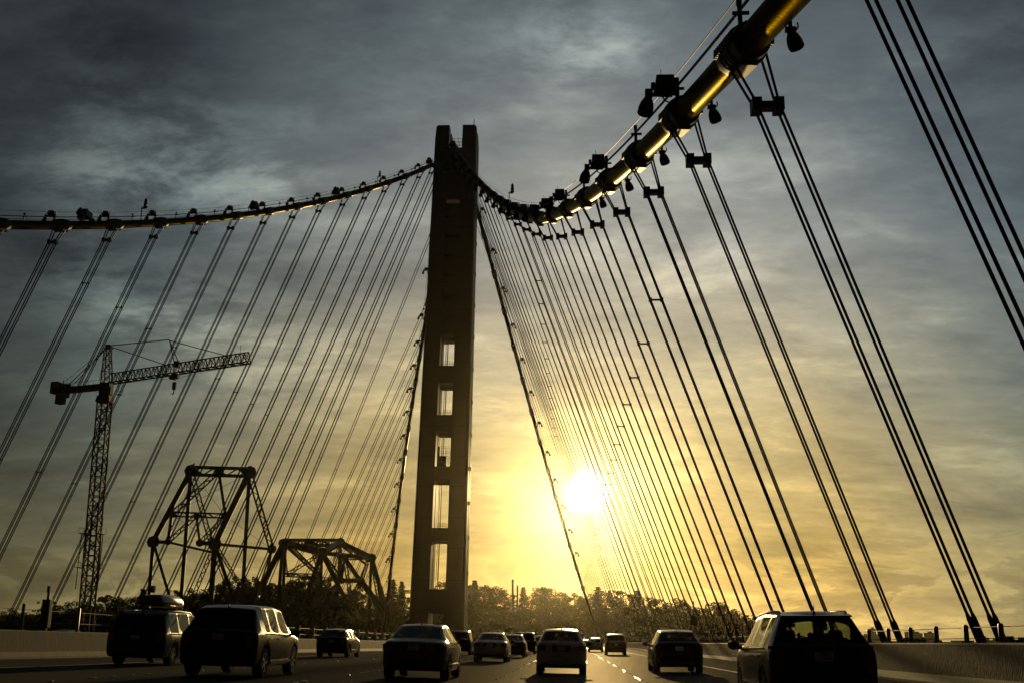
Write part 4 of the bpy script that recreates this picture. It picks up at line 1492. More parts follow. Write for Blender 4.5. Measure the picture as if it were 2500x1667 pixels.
# ---------------------------------------------------------------- city across the water
rb = random.Random(8)
SKY = [(-16, 18, 12), (0, 14, 15), (22, 9, 26), (34, 14, 17.5), (50, 13, 13), (64, 16, 21), (82, 20, 19), (104, 18, 11), (130, 13, 20.5), (150, 22, 9), (178, 15, 12.5), (212, 20, 9), (250, 14, 11), (286, 18, 8), (330, 26, 9), (60, 70, 6), (150, 90, 5.5), (270, 100, 5)]
for n_, (dx, wd, ht) in enumerate(SKY):
    x = 521 + dx
    root = thing("city_building", "hazy far city block on the right horizon, %s from the left" % ordinal(n_ + 1), "building", (x, 1900 + (n_ % 5) * 40, -46.9), group="city blocks across the bay")
    hh = ht + 47
    mb = MB().box((0, 0, hh / 2), (wd, 18, hh)).box((wd * 0.1, 0, hh + 1.2), (wd * 0.4, 8, 2.4))
    mb.build("wall", MAT['skyline'], root)
low = MB()
for k in range(60):
    x = -100 + k * 34
    low.box((x, 2150, -44), (40, 60, 6 + 8 * rb.random()), taper=0.8)
tag(low.build("shore", MAT['soil']), kind='structure')

# ---------------------------------------------------------------- cars
def pchip_lin(xs, ys, x):
    if x <= xs[0]:
        return ys[0]
    for i in range(len(xs) - 1):
        if x <= xs[i + 1]:
            t = (x - xs[i]) / (xs[i + 1] - xs[i])
            return ys[i] + (ys[i + 1] - ys[i]) * t
    return ys[-1]


# outline tables for a 4.6 m car: y from the rear bumper, top height, belt height, half width at belt, half width at roof edge (fractions), underside
SHAPES = {
    'sedan': dict(st=[(0.0, .86, .78, .84, .76, .36), (.10, .99, .90, .93, .82, .27), (.62, 1.03, .93, .97, .83, .22), (1.32, 1.37, .92, .99, .68, .20), (1.75, 1.41, .915, 1.0, .67, .20),
                      (2.3, 1.42, .91, 1.0, .675, .20), (2.75, 1.39, .905, 1.0, .68, .20), (3.5, 1.00, .89, .98, .80, .20), (4.15, .88, .80, .95, .80, .22), (4.48, .74, .66, .86, .72, .28), (4.6, .60, .54, .76, .62, .34)],
                  rear=(2, 3), front=(6, 7), side=(1.02, 3.12), pillars=(1.98, ), H=1.42, wheels=(.95, 3.72)),
    'hatch': dict(st=[(0.0, .90, .84, .84, .78, .36), (.09, 1.02, .94, .93, .84, .26), (.22, 1.05, .95, .96, .83, .22), (.80, 1.40, .94, .99, .70, .20), (1.4, 1.46, .93, 1.0, .69, .20),
                      (2.2, 1.47, .92, 1.0, .69, .20), (2.8, 1.43, .915, 1.0, .69, .20), (3.62, 1.00, .90, .98, .80, .20), (4.2, .88, .80, .95, .80, .22), (4.48, .74, .66, .86, .72, .28), (4.6, .60, .54, .76, .62, .34)],
                  rear=(2, 3), front=(6, 7), side=(.62, 3.2), pillars=(1.15, 2.1), H=1.47, wheels=(.82, 3.75)),
    'wagon': dict(st=[(0.0, .98, .90, .88, .82, .34), (.07, 1.04, .95, .95, .87, .26), (.14, 1.06, .96, .975, .865, .22), (.46, 1.52, .97, .985, .66, .20), (.75, 1.575, .965, 1.0, .665, .20),
                      (2.0, 1.60, .955, 1.0, .68, .20), (2.9, 1.55, .945, 1.0, .68, .20), (3.72, 1.04, .93, .98, .80, .20), (4.25, .92, .83, .95, .80, .22), (4.5, .76, .68, .86, .72, .28), (4.6, .60, .54, .76, .62, .34)],
                  rear=(2, 3), front=(6, 7), side=(.62, 3.35), pillars=(1.15, 2.15), H=1.60, wheels=(.82, 3.72)),
    'suv': dict(st=[(0.0, 1.02, .95, .90, .84, .40), (.07, 1.09, 1.01, .96, .88, .32), (.14, 1.12, 1.03, .98, .87, .28), (.52, 1.62, 1.04, .99, .74, .26), (.90, 1.70, 1.035, 1.0, .745, .26),
                    (2.0, 1.73, 1.02, 1.0, .75, .26), (2.85, 1.68, 1.01, 1.0, .745, .26), (3.62, 1.14, 1.0, .98, .82, .26), (4.2, 1.04, .93, .96, .83, .28), (4.5, .86, .78, .88, .75, .34), (4.6, .68, .62, .80, .66, .40)],
                rear=(2, 3), front=(6, 7), side=(.86, 3.22), pillars=(1.30, 2.15), H=1.73, wheels=(.86, 3.70)),
    'van': dict(st=[(0.0, .98, .92, .90, .85, .36), (.06, 1.05, .98, .96, .90, .28), (.12, 1.08, 1.0, .98, .89, .24), (.32, 1.64, 1.0, .99, .80, .22), (.62, 1.715, .995, 1.0, .80, .22),
                    (2.2, 1.75, .98, 1.0, .805, .22), (2.95, 1.70, .97, 1.0, .80, .22), (3.85, 1.10, .96, .98, .82, .22), (4.3, .96, .88, .95, .82, .24), (4.5, .80, .72, .86, .74, .30), (4.6, .64, .58, .78, .64, .36)],
                rear=(2, 3), front=(6, 7), side=(.55, 3.5), pillars=(1.35, 2.4), H=1.75, wheels=(.92, 3.75)),
}
WHEEL = {}


def wheel_mesh(r, wd):
    key = (round(r, 3), round(wd, 3))
    if key in WHEEL:
        return WHEEL[key]
    t = MB().lathe([(r * .62, -wd / 2), (r * .93, -wd / 2), (r * .985, -wd * .38), (r, -wd * .2), (r * .99, -wd * .17), (r * .99, -wd * .13), (r, -wd * .1), (r, wd * .1), (r * .99, wd * .13), (r * .99, wd * .17),
                    (r, wd * .2), (r * .985, wd * .38), (r * .93, wd / 2), (r * .62, wd / 2), (r * .60, wd * .1)], axis=(1, 0, 0), n=28)
    m1 = t.mesh("wheel", MAT['tyre'], True)
    q = MB().lathe([(r * .63, wd * .30), (r * .63, wd * .49), (r * .57, wd * .49), (r * .55, wd * .20), (r * .2, wd * .16)], axis=(1, 0, 0), n=28)
    for k in range(5):
        g = k * 6.2832 / 5
        q.bar((wd * .40, math.cos(g) * r * .08, math.sin(g) * r * .08), (wd * .44, math.cos(g) * r * .60, math.sin(g) * r * .60), r * .17, wd * .14, up=(1, 0, 0))
    q.lathe([(r * .14, wd * .2), (r * .13, wd * .46), (r * .05, wd * .48)], axis=(1, 0, 0), n=10)
    m2 = q.mesh("rim", MAT['rim'], True)
    WHEEL[key] = (m1, m2)
    return WHEEL[key]


def paint(name, col, rough=0.26, metal=0.0):
    return mat(name, col, rough, metal, 0.04, 60, coat=0.05, spec=0.22)


def make_car(name, label, cat, x, y, shape, W, L, H, pmat, glassm=None, sub=2, heading=0.0, tint_front=None, group="cars driving ahead on the right-hand carriageway",
             ground=None, rails=False, plate_text=None, spoiler=False, seats=True, chrome_line=False, big_lamps=False, front_lit=False, badge=False):
    S = SHAPES[shape]
    glassm = glassm or MAT['glass']
    zg = deck_z(x, y + 2) if ground is None else ground
    tilt = math.atan((deck_z(x - 1, y + 2) - deck_z(x + 1, y + 2)) / 2) if ground is None else 0.0
    root = thing(name, label, cat, (x, y, zg), (0, tilt, heading), group=group)
    ky, kz, hw = L / 4.6, H / S['H'], W / 2
    st = [(a * ky, b * kz, c * kz, d, e, f) for a, b, c, d, e, f in S['st']]
    ys = [s[0] for s in st]
    cols = list(zip(*st))
    WR = 0.335 if shape in ('suv', 'van', 'wagon') else 0.315
    if shape == 'suv':
        WR = 0.375
    wy = [w_ * ky for w_ in S['wheels']]
    iA, iB = S['rear']
    iC, iD = S['front']
    s0, s1 = S['side'][0] * ky, S['side'][1] * ky
    pil = [p * ky for p in S['pillars']]
    # station list with window edges, pillars and wheel arches
    marks = set(round(v, 3) for v in ys)
    for a, b in ((iA, iB), (iC, iD)):
        d = ys[b] - ys[a]
        marks |= {round(ys[a] + d * .07, 3), round(ys[b] - d * (.26 if (shape == 'wagon' and a == iA) else .10), 3), round(ys[a] + d * .5, 3)}
    marks |= {round(s0, 3), round(s1, 3)}
    for p in pil:
        marks |= {round(p - .035, 3), round(p + .035, 3)}
    for w_ in wy:
        for o_ in (-1.16, -1.04, -.75, -.38, 0, .38, .75, 1.04, 1.16):
            marks.add(round(w_ + o_ * WR, 3))
    marks = sorted(m_ for m_ in marks if 0 <= m_ <= ys[-1] + 1e-6)
    keep = [marks[0]]
    for m_ in marks[1:]:
        if m_ - keep[-1] > 0.022:
            keep.append(m_)
    marks = keep
    NR = 12

    def ring(yv):
        zt, zb, hb, ht, zl = (pchip_lin(ys, cols[k], yv) for k in range(1, 6))
        za = zl
        for w_ in wy:
            dd = abs(yv - w_)
            if dd <= 1.05 * WR:
                za = max(za, WR + math.sqrt(max(0.0, (1.10 * WR) ** 2 - dd * dd)))
        hb, ht = hb * hw, ht * hw
        cabin = max(0.0, min(1.0, (zt - zb - 0.10) / 0.25))
        lo = max(za, zl)
        zm = zl + (zb - zl) * .62
        pts = [(0, lo), (hb * .80, lo), (hb * .955, lo + .015), (hb * .985, max(lo + .03, zl + .14)), (hb * 1.0, max(lo + .05, zm)), (hb * .995, zb - .04), (hb * .97, zb + .012)]
        x_l, z_l = hb * .955, zb + .045 * (0.4 + .6 * cabin)
        x_t, z_t = ht + .012, zt - (.03 + .045 * cabin)
        pts += [(x_l, z_l), (x_t if cabin > 0.01 else (x_l * .5 + ht * .5), z_t), (ht * .965, zt - .012), (ht * (.76 if shape == 'wagon' else .86), zt), (0, zt + .022 + .012 * cabin)]
        return pts

    P = [ring(m_) for m_ in marks]
    # full ring: right side k=0..11, then left side mirrored without the two centre points
    n_full = 2 * NR - 2
    V = []
    for m_, pts in zip(marks, P):
        for px, pz in pts:
            V.append((px, m_, pz))
        for px, pz in pts[-2:0:-1]:
            V.append((-px, m_, pz))
    body_f, body_m, rear_f, wind_f = [], [], [], []
    side_f = {}

    def nseg(k):                                   # which half-ring segment a face belongs to
        return k if k < NR - 1 else n_full - 1 - k
    for i in range(len(marks) - 1):
        ym = (marks[i] + marks[i + 1]) / 2
        for k in range(n_full):
            f = (i * n_full + k, i * n_full + (k + 1) % n_full, (i + 1) * n_full + (k + 1) % n_full, (i + 1) * n_full + k)
            sg = nseg(k)
            dA, dC = ys[iB] - ys[iA], ys[iD] - ys[iC]
            if sg == 10 and ys[iA] + dA * .07 - .01 < ym < ys[iB] - dA * (.26 if shape == 'wagon' else .10) + .01:
                rear_f.append(f)
            elif sg == 10 and ys[iC] + dC * .07 - .01 < ym < ys[iD] - dC * .10 + .01:
                wind_f.append(f)
            elif sg == 7 and s0 - .005 < ym < s1 + .005 and not any(abs(ym - p) < .04 for p in pil):
                idx = sum(1 for p in pil if ym > p)
                side_f.setdefault((idx, 1 if k < NR - 1 else -1), []).append(f)
            else:
                body_f.append(f)
                body_m.append(1 if sg <= 1 else 0)
    for base, flip in ((0, True), ((len(marks) - 1) * n_full, False)):
        for k in range(NR - 2):
            a, b = base + k, base + k + 1
            c = base + (n_full - k - 1) % n_full
            d = base + (n_full - k) % n_full
            if k == 0:
                f = (a, b, c)
            else:
                f = (a, b, c, d)
            body_f.append(f if flip else f[::-1])
            body_m.append(0)
        k = NR - 2
        f = (base + k, base + k + 1, base + (n_full - k) % n_full)
        body_f.append(f if flip else f[::-1])
        body_m.append(0)

    def sub_mesh(fs, nm, m, mi=None, off=0.0):
        used = sorted(set(i for f in fs for i in f))
        rm = {a: b for b, a in enumerate(used)}
        me = bpy.data.meshes.new(nm)
        me.from_pydata([V[i] for i in used], [], [tuple(rm[i] for i in f) for f in fs])
        for mm in (m if isinstance(m, list) else [m]):
            me.materials.append(mm)
        if mi:
            me.polygons.foreach_set('material_index', mi)
        bm = bmesh.new()
        bm.from_mesh(me)
        bmesh.ops.remove_doubles(bm, verts=bm.verts, dist=0.0006)
        bmesh.ops.recalc_face_normals(bm, faces=bm.faces)
        bm.to_mesh(me)
        bm.free()
        use = {}
        for pl_ in me.polygons:
            for ek in pl_.edge_keys:
                use[ek] = use.get(ek, 0) + 1
        cr_ = me.attributes.new('crease_edge', 'FLOAT', 'EDGE')
        cr_.data.foreach_set('value', [0.9 if use.get(tuple(sorted(e_.vertices)), 0) == 1 else 0.0 for e_ in me.edges])
        me.shade_smooth()
        o = link(bpy.data.objects.new(nm, me), root)
        s_ = o.modifiers.new("round", 'SUBSURF')
        s_.levels = s_.render_levels = sub
        return o

    body = sub_mesh(body_f, "body", [pmat, MAT['trim']], body_m)
    if rear_f: sub_mesh(rear_f, "rear_window", glassm)
    if wind_f: sub_mesh(wind_f, "windscreen", MAT['glass'])
    for (idx, sd_), fs in sorted(side_f.items()):
        sub_mesh(fs, "side_window", tint_front if (tint_front and idx == len(pil)) else glassm)
    # wheels
    wd = 0.225
    m1, m2 = wheel_mesh(WR, wd)
    for w_ in wy:
        for sd_ in (-1, 1):
            o = link(bpy.data.objects.new("wheel", m1), root)
            o.location = (sd_ * (hw * .985 - wd / 2 - .01), w_, WR)
            o.rotation_euler = (0, 0, 0 if sd_ > 0 else math.pi)
            link(bpy.data.objects.new("rim", m2), o)
    # bumper with a step that catches the light
    rz = st[0][5]
    zb_ = rz + (st[0][2] - rz) * .42
    mb = MB()
    for a, b, c in ((-1, 1, 0),):
        prof = []
        xs_ = [-.93, -.88, -.72, -.3, .3, .72, .88, .93]
        yy_ = [.42, .10, .005, -.035, -.035, .005, .10, .42]
        vs, fs = [], []
        for fx, fy in zip(xs_, yy_):
            for z_, o_ in ((zb_ - .17, .03), (zb_ - .10, -.015), (zb_ + .05, -.02), (zb_ + .075, .02)):
                vs.append((fx * hw * (1.0 if abs(fx) < .9 else 1.045), fy + o_, z_))
        for i in range(len(xs_) - 1):
            for j in range(3):
                fs.append((i * 4 + j, (i + 1) * 4 + j, (i + 1) * 4 + j + 1, i * 4 + j + 1))
        mb.add(vs, fs)
    mb.build("bumper", pmat, root, smooth=True, angle=50)
    # tail lamps hug the rear corners
    zt0 = st[1][2]
    for sd_ in (-1, 1):
        mb = MB()
        tall = .30 if shape in ('suv', 'van', 'wagon') else .17
        if big_lamps:
            tall = .42
        zc = zt0 - tall * .55 + (.10 if shape in ('van', 'wagon') else 0)
        rows = []
        for z_ in (zc - tall / 2, zc - tall * .42, zc + tall * .42, zc + tall / 2):
            pin = .012 if z_ in (zc - tall / 2, zc + tall / 2) else 0
            wide = 1.0 if tall < .2 else .80
            rows.append([(sd_ * hw * (1 - .43 * wide), .035 + pin, z_), (sd_ * hw * (1 - .30 * wide), -.012 + pin, z_), (sd_ * hw * .845, .016 + pin, z_), (sd_ * hw * .915, .07 + pin, z_), (sd_ * hw * .955, .22, z_), (sd_ * hw * .92, .28, z_)])
        n = 6
        fl = [v for r_ in rows for v in r_]
        fs = [(i * n + j, i * n + j + 1, (i + 1) * n + j + 1, (i + 1) * n + j) for i in range(3) for j in range(n - 1)]
        mb.add(fl, fs)
        mb.build("tail_light", MAT['tail'], root, smooth=True, angle=40)
    # number plate in a dark recess
    zp = zb_ + .28 * kz if shape != 'suv' else zb_ + .33
    MB().box((0, -.004, zp), (.62, .03, .20)).build("plate_recess", MAT['trim'], root, bevel=0.01)
    pl = MB().box((0, -.026, zp), (.305, .012, .152)).build("licence_plate", MAT['plate'], root, bevel=0.004)
    if plate_text:
        cu = bpy.data.curves.new("plate_lettering", 'FONT')
        cu.body = plate_text
        cu.size = .088
        cu.align_x = 'CENTER'
        cu.align_y = 'CENTER'
        cu.extrude = .002
        cu.materials.append(MAT['ink'])
        tmp = link(bpy.data.objects.new("plate_lettering", cu))
        dg = bpy.context.evaluated_depsgraph_get()
        tme = bpy.data.meshes.new_from_object(tmp.evaluated_get(dg))
        bpy.data.objects.remove(tmp)
        to = link(bpy.data.objects.new("plate_lettering", tme), pl)
        to.location = (0, -.0345, zp - .006)
        to.rotation_euler = (R(90), 0, 0)
        to.scale = (0.80, 1.15, 1)
        MB().box((0, -.0335, zp + .058), (.12, .003, .014)).build("plate_header", MAT['ink'], pl)
    # mirrors
    ym = ys[iD] - .32 * ky
    zm_ = pchip_lin(ys, cols[2], ym) + .06
    for sd_ in (-1, 1):
        mb = MB().blob((sd_ * (hw + .10), ym, zm_ + .035), (.115, .075, .085), 3, 8, 12, .08)
        mb.bar((sd_ * (hw * .93), ym + .02, zm_ - .02), (sd_ * (hw + .05), ym + .02, zm_ + .0), .05, .07)
        mb.build("mirror", MAT['trim'], root, smooth=True)
    # door handles
    for sd_ in (-1, 1):
        for yh in ([pil[-1] - .22, pil[-1] - 1.0] if len(pil) else []):
            zz = pchip_lin(ys, cols[2], yh) - .10
            hbx = pchip_lin(ys, cols[3], yh) * hw
            MB().bar((sd_ * (hbx + .014), yh - .10, zz), (sd_ * (hbx + .014), yh + .10, zz + .006), .03, .035).build("door_handle", pmat if not chrome_line else MAT['chrome'], root, bevel=0.008)
    # waist moulding, sill strip
    for sd_ in (-1, 1):
        mb = MB()
        for i_ in range(8):
            a, b = s0 + (s1 - s0) * i_ / 8, s0 + (s1 - s0) * (i_ + 1) / 8
            qa = [pchip_lin(ys, cols[k], a) for k in (2, 3)]
            qb = [pchip_lin(ys, cols[k], b) for k in (2, 3)]
            mb.bar((sd_ * qa[1] * hw * .975, a, qa[0] + .022), (sd_ * qb[1] * hw * .975, b, qb[0] + .022), .02, .018)
        mb.build("waist_trim", MAT['chrome'] if chrome_line else MAT['trim'], root)
        mb = MB()
        a, b = wy[0] + WR * 1.25, wy[1] - WR * 1.25
        mb.bar((sd_ * hw * .992, a, .36 * kz), (sd_ * hw * .992, b, .38 * kz), .03, .06)
        mb.build("sill_strip", MAT['chrome'] if chrome_line else pmat, root)
    # shut lines of the doors
    if sub == 2:
        for sd_ in (-1, 1):
            for p in pil + [s1 - .12]:
                q_ = ring(min(marks, key=lambda m_: abs(m_ - p)))
                pts = [(sd_ * (a_ * .985 + .004), p, b_) for a_, b_ in q_[3:7]]
                MB().tube(pts, .005, 4).build("door_seam", MAT['trim'], root)
    # wiper, aerial, exhaust
    zr = pchip_lin(ys, cols[1], ys[iB])
    mb = MB().box((0, ys[iB] + .16, zr + .055), (.05, .16, .06), taper=.5).tube([(0, ys[iB] + .13, zr + .06), (0, ys[iB] + .06, zr + .17)], .007, 5)
    mb.build("aerial", MAT['trim'], root)
    MB().tube([(hw * .5, -.01, rz - .02), (hw * .5, .4, rz - .01)], .03, 10).build("exhaust", MAT['galv'], root, smooth=True)
    if shape in ('suv', 'van', 'wagon', 'hatch'):
        ya, za = ys[iA] - .01, pchip_lin(ys, cols[1], ys[iA]) + .02
        MB().tube([(0, ya, za), (-.30, ya + .05, za + .10), (-.42, ya + .06, za + .12)], .011, 5).build("rear_wiper", MAT['trim'], root)
    if spoiler:
        yb = ys[iB]
        mb = MB()
        htx = cols[4][iB] * hw
        mb.add([(-htx * .98, yb - .10, zr - .035), (htx * .98, yb - .10, zr - .035), (htx, yb + .16, zr + .010), (-htx, yb + .16, zr + .010), (-htx * .98, yb - .10, zr - .005), (htx * .98, yb - .10, zr - .005), (htx, yb + .16, zr + .035), (-htx, yb + .16, zr + .035)],
               [(0, 3, 2, 1), (4, 5, 6, 7), (0, 1, 5, 4), (1, 2, 6, 5), (2, 3, 7, 6), (3, 0, 4, 7)])
        mb.build("spoiler", pmat, root, bevel=0.012)
    if rails:
        for sd_ in (-1, 1):
            mb = MB()
            yy = [ys[iB] + .10, ys[iB] + .25, (ys[iB] + ys[iC]) / 2, ys[iC] - .2, ys[iC] - .05]
            zz = [pchip_lin(ys, cols[1], q) for q in yy]
            hx = [pchip_lin(ys, cols[4], q) * hw * .93 for q in yy]
            mb.tube([(sd_ * hx[k], yy[k], zz[k] + (-.035 if k in (0, 4) else .012)) for k in range(5)], .022, 8)
            mb.build("roof_rail", MAT['trim'], root, smooth=True)
    if badge:
        MB().lathe([(.041, 0), (.041, .012), (.034, .016)], (0, -.002 + .11, cols[2][1] + .012), (0, -1, .25), 16).build("badge", MAT['trim'], root, smooth=True)
        mb = MB().bar((-.30, -.022, zp + .125), (.30, -.022, zp + .125), .02, .022)
        mb.build("boot_grip", MAT['trim'], root)
    # cabin: seats with headrests, dashboard, steering wheel, inner mirror
    if seats:
        ysf = (pil[-1] - .05)
        zs = cols[2][4] - .38
        for sx in (-.36, .36):
            mb = MB().box((sx, ysf + .25, zs + .0), (.50, .52, .18)).box((sx, ysf - .06, zs + .34), (.48, .16, .62), Matrix.Rotation(.18, 3, 'X'), taper=.86)
            for a in (-.06, .06):
                mb.tube([(sx + a, ysf - .12, zs + .62), (sx + a, ysf - .14, zs + .78)], .010, 5)
            sobj = mb.build("front_seat", MAT['seat'], root, bevel=0.03)
            MB().box((sx, ysf - .145, zs + .80), (.27, .10, .19), taper=.88).build("headrest", MAT['seat'], sobj, bevel=0.03)
        yb = max(ys[iB] + .25, s0 + .35)
        mb = MB().box((0, yb + .28, zs), (1.24, .5, .18)).box((0, yb, zs + .28), (1.24, .16, .58), Matrix.Rotation(.2, 3, 'X'))
        sobj = mb.build("rear_seat", MAT['seat'], root, bevel=0.03)
        for sx in (-.40, .40):
            MB().box((sx, yb - .08, zs + .62), (.26, .09, .16), taper=.86).build("headrest", MAT['seat'], sobj, bevel=0.03)
        yd = ys[iC] + .42 * ky
        MB().box((0, yd + .18, cols[2][iC] - .09), (W * .84, .42, .16), taper=.9).build("dashboard", MAT['trim'], root, bevel=0.03)
        pts = [(-.36 + .185 * math.cos(g), yd - .16 + .08 * math.sin(g), cols[2][iC] - .02 + .165 * math.sin(g)) for g in [k * 6.2832 / 18 for k in range(19)]]
        MB().tube(pts, .015, 6, cap=False).bar((-.36, yd - .15, cols[2][iC] - .02), (-.36, yd + .05, cols[2][iC] - .08), .06).build("steering_wheel", MAT['trim'], root, smooth=True)
        MB().box((0, ys[iC] + .10, zr - .13), (.24, .03, .065)).bar((0, ys[iC] + .10, zr - .1), (0, ys[iC] + .02, zr - .03), .02).build("inner_mirror", MAT['trim'], root, bevel=0.012)
    # front lamps
    yf = ys[-1]
    for sd_ in (-1, 1):
        zf = cols[2][-2] + .0
        mb = MB()
        mb.blob((sd_ * hw * .66, yf - .135, zf - .02), (.19, .07, .075), 5, 8, 12, .05)
        o = mb.build("headlight", MAT['lens'] if front_lit else MAT['rim'], root, smooth=True)
        if front_lit:
            MB().blob((sd_ * hw * .86, yf - .24, zf - .0), (.06, .08, .06), 5, 6, 10, .05).build("turn_lamp", MAT['amber'], root, smooth=True)
    MB().box((0, yf - .005, cols[2][-2] - .10), (W * .42, .03, .11)).build("grille", MAT['trim'], root, bevel=0.01)
    return root


PT = dict(
    black=paint("black_paint", (0.012, 0.012, 0.013)), grey=paint("dark_grey_paint", (0.05, 0.052, 0.055)), silver=paint("silver_paint", (0.36, 0.36, 0.35), 0.3, 0.55),
    gold=paint("champagne_paint", (0.16, 0.14, 0.10), 0.3, 0.5), white=paint("white_paint", (0.62, 0.61, 0.58), 0.3, 0.0), blue=paint("dark_blue_paint", (0.02, 0.03, 0.055)), green=paint("dark_green_paint", (0.02, 0.035, 0.025)),
)
GD = MAT['glassdark']
make_car("hatchback_car", "dark wagon-backed hatchback close on the right, half cut off by the bottom edge", "car", 33.18, 18.9, 'wagon', 1.80, 4.35, 1.60, PT['black'], rails=True, spoiler=True,
         plate_text="1UGZ61", sub=2, big_lamps=True)
make_car("sedan_car", "dark sedan with a bright roof edge in the right lane, ahead of the near hatchback", "car", 32.94, 41.3, 'hatch', 1.80, 4.5, 1.52, PT['grey'], sub=2)
make_car("hatchback_car", "pale small car straight ahead in the middle lane, driver's headrest visible through its glass", "car", 28.72, 38.5, 'hatch', 1.74, 4.1, 1.50, PT['white'], sub=2)
make_car("sedan_car", "silver sedan behind the light beam, one lane left of the pale centre car", "car", 24.92, 58.1, 'sedan', 1.80, 4.7, 1.47, PT['silver'], sub=2)
make_car("sedan_car", "bluish sedan partly hidden behind the silver sedan's right flank", "car", 25.1, 77.0, 'sedan', 1.78, 4.6, 1.50, PT['blue'], sub=1)
make_car("minivan_car", "boxy dark van between the bluish sedan and the pale centre car", "van", 25.0, 100.0, 'van', 1.92, 4.8, 1.86, PT['green'], GD, sub=1)
make_car("sport_utility_car", "distant dark car peeping out between the boxy van and the pale centre car", "car", 25.6, 127.0, 'suv', 1.85, 4.7, 1.75, PT['grey'], GD, sub=1)
make_car("hatchback_car", "distant car with a sun-flashing roof right of the pale centre car", "car", 31.9, 132.0, 'wagon', 1.78, 4.3, 1.58, PT['silver'], sub=1, rails=True)
make_car("sedan_car", "tiny far sedan just left of the car with the flashing roof", "car", 31.4, 186.0, 'sedan', 1.8, 4.6, 1.45, PT['grey'], sub=1)
make_car("minivan_car", "tall square-backed van in the right lane left of the dark sedan", "van", 33.03, 101.4, 'van', 1.92, 4.7, 1.80, PT['gold'], GD, sub=1)
make_car("sedan_car", "low wide champagne sedan in the left centre foreground with a dark rear window", "car", 24.98, 29.4, 'sedan', 1.76, 4.6, 1.43, PT['gold'], sub=2, badge=True)
make_car("sport_utility_car", "dark upright car peeping out right of the champagne sedan's roof", "car", 20.75, 84.0, 'suv', 1.85, 4.7, 1.76, PT['black'], GD, sub=1)
make_car("sedan_car", "black sedan by the left barrier between the large dark car and the champagne sedan", "car", 16.16, 60.9, 'hatch', 1.76, 4.5, 1.50, PT['black'], sub=2)
make_car("sport_utility_car", "large dark sport utility car at lower left with chrome-edged side windows", "car", 20.55, 27.1, 'suv', 1.95, 4.75, 1.74, PT['black'], GD, tint_front=MAT['glass'], sub=2, chrome_line=True)
van = make_car("minivan_car", "dark van carrying a roof box by the left barrier, behind the large dark car", "van", 15.38, 35.2, 'van', 1.92, 4.7, 1.70, PT['blue'], MAT['glassdark'], tint_front=MAT['glass'], sub=2, rails=True)

# roof box on the van
zg = deck_z(15.38, 37.2)
rb_ = thing("roof_box", "long rounded cargo box strapped on the van's roof, golden at its nose", "roof box", (15.38, 37.4, zg + 1.70))
mb = MB()
vs, fs = [], []
N = 20
secs = [(-1.10, .20, .10), (-1.06, .36, .20), (-.8, .42, .25), (0, .45, .27), (.6, .44, .25), (.95, .38, .19), (1.12, .26, .10), (1.18, .12, .04)]
for yy, wx, hz in secs:
    for k in range(N):
        g = 2 * math.pi * k / N
        cx, sx_ = math.cos(g), math.sin(g)
        ex = abs(cx) ** .55 * (1 if cx >= 0 else -1)
        ez = abs(sx_) ** .7 * (1 if sx_ >= 0 else -1)
        vs.append((ex * wx, yy, .27 + ez * hz * (1 if ez > 0 else .55) - (.04 if yy > .8 else 0)))
fs = [(i * N + k, i * N + (k + 1) % N, (i + 1) * N + (k + 1) % N, (i + 1) * N + k) for i in range(len(secs) - 1) for k in range(N)]
fs += [tuple(range(N))[::-1], tuple((len(secs) - 1) * N + k for k in range(N))]
mb.add(vs, fs).build("shell", MAT['boxgold'], rb_, smooth=True, angle=60)
mb = MB()
for yy in (-.45, .5):
    mb.bar((-.66, yy, .07), (.66, yy, .07), .05, .04)
    for sx_ in (-.6, .6):
        mb.bar((sx_, yy, -.02), (sx_, yy, .08), .06)
mb.build("crossbar", MAT['trim'], rb_)

# traffic coming the other way on the far deck
ONC = "oncoming cars on the opposite carriageway"
make_car("sedan_car", "oncoming car with lit headlights at the far left edge beyond the barrier", "car", -13.9, 84.0, 'sedan', 1.8, 4.6, 1.45, PT['grey'], sub=1, heading=math.pi, group=ONC, ground=0.0, front_lit=True)
make_car("sport_utility_car", "oncoming dark car with paired headlights beyond the left barrier, near the call box", "car", -14.0, 97.0, 'suv', 1.9, 4.7, 1.72, PT['black'], GD, sub=1, heading=math.pi, group=ONC, ground=0.0, front_lit=True)
make_car("hatchback_car", "oncoming car beyond the left barrier just right of the large dark car", "car", -13.8, 158.0, 'wagon', 1.8, 4.5, 1.55, PT['silver'], sub=1, heading=math.pi, group=ONC, ground=0.0)


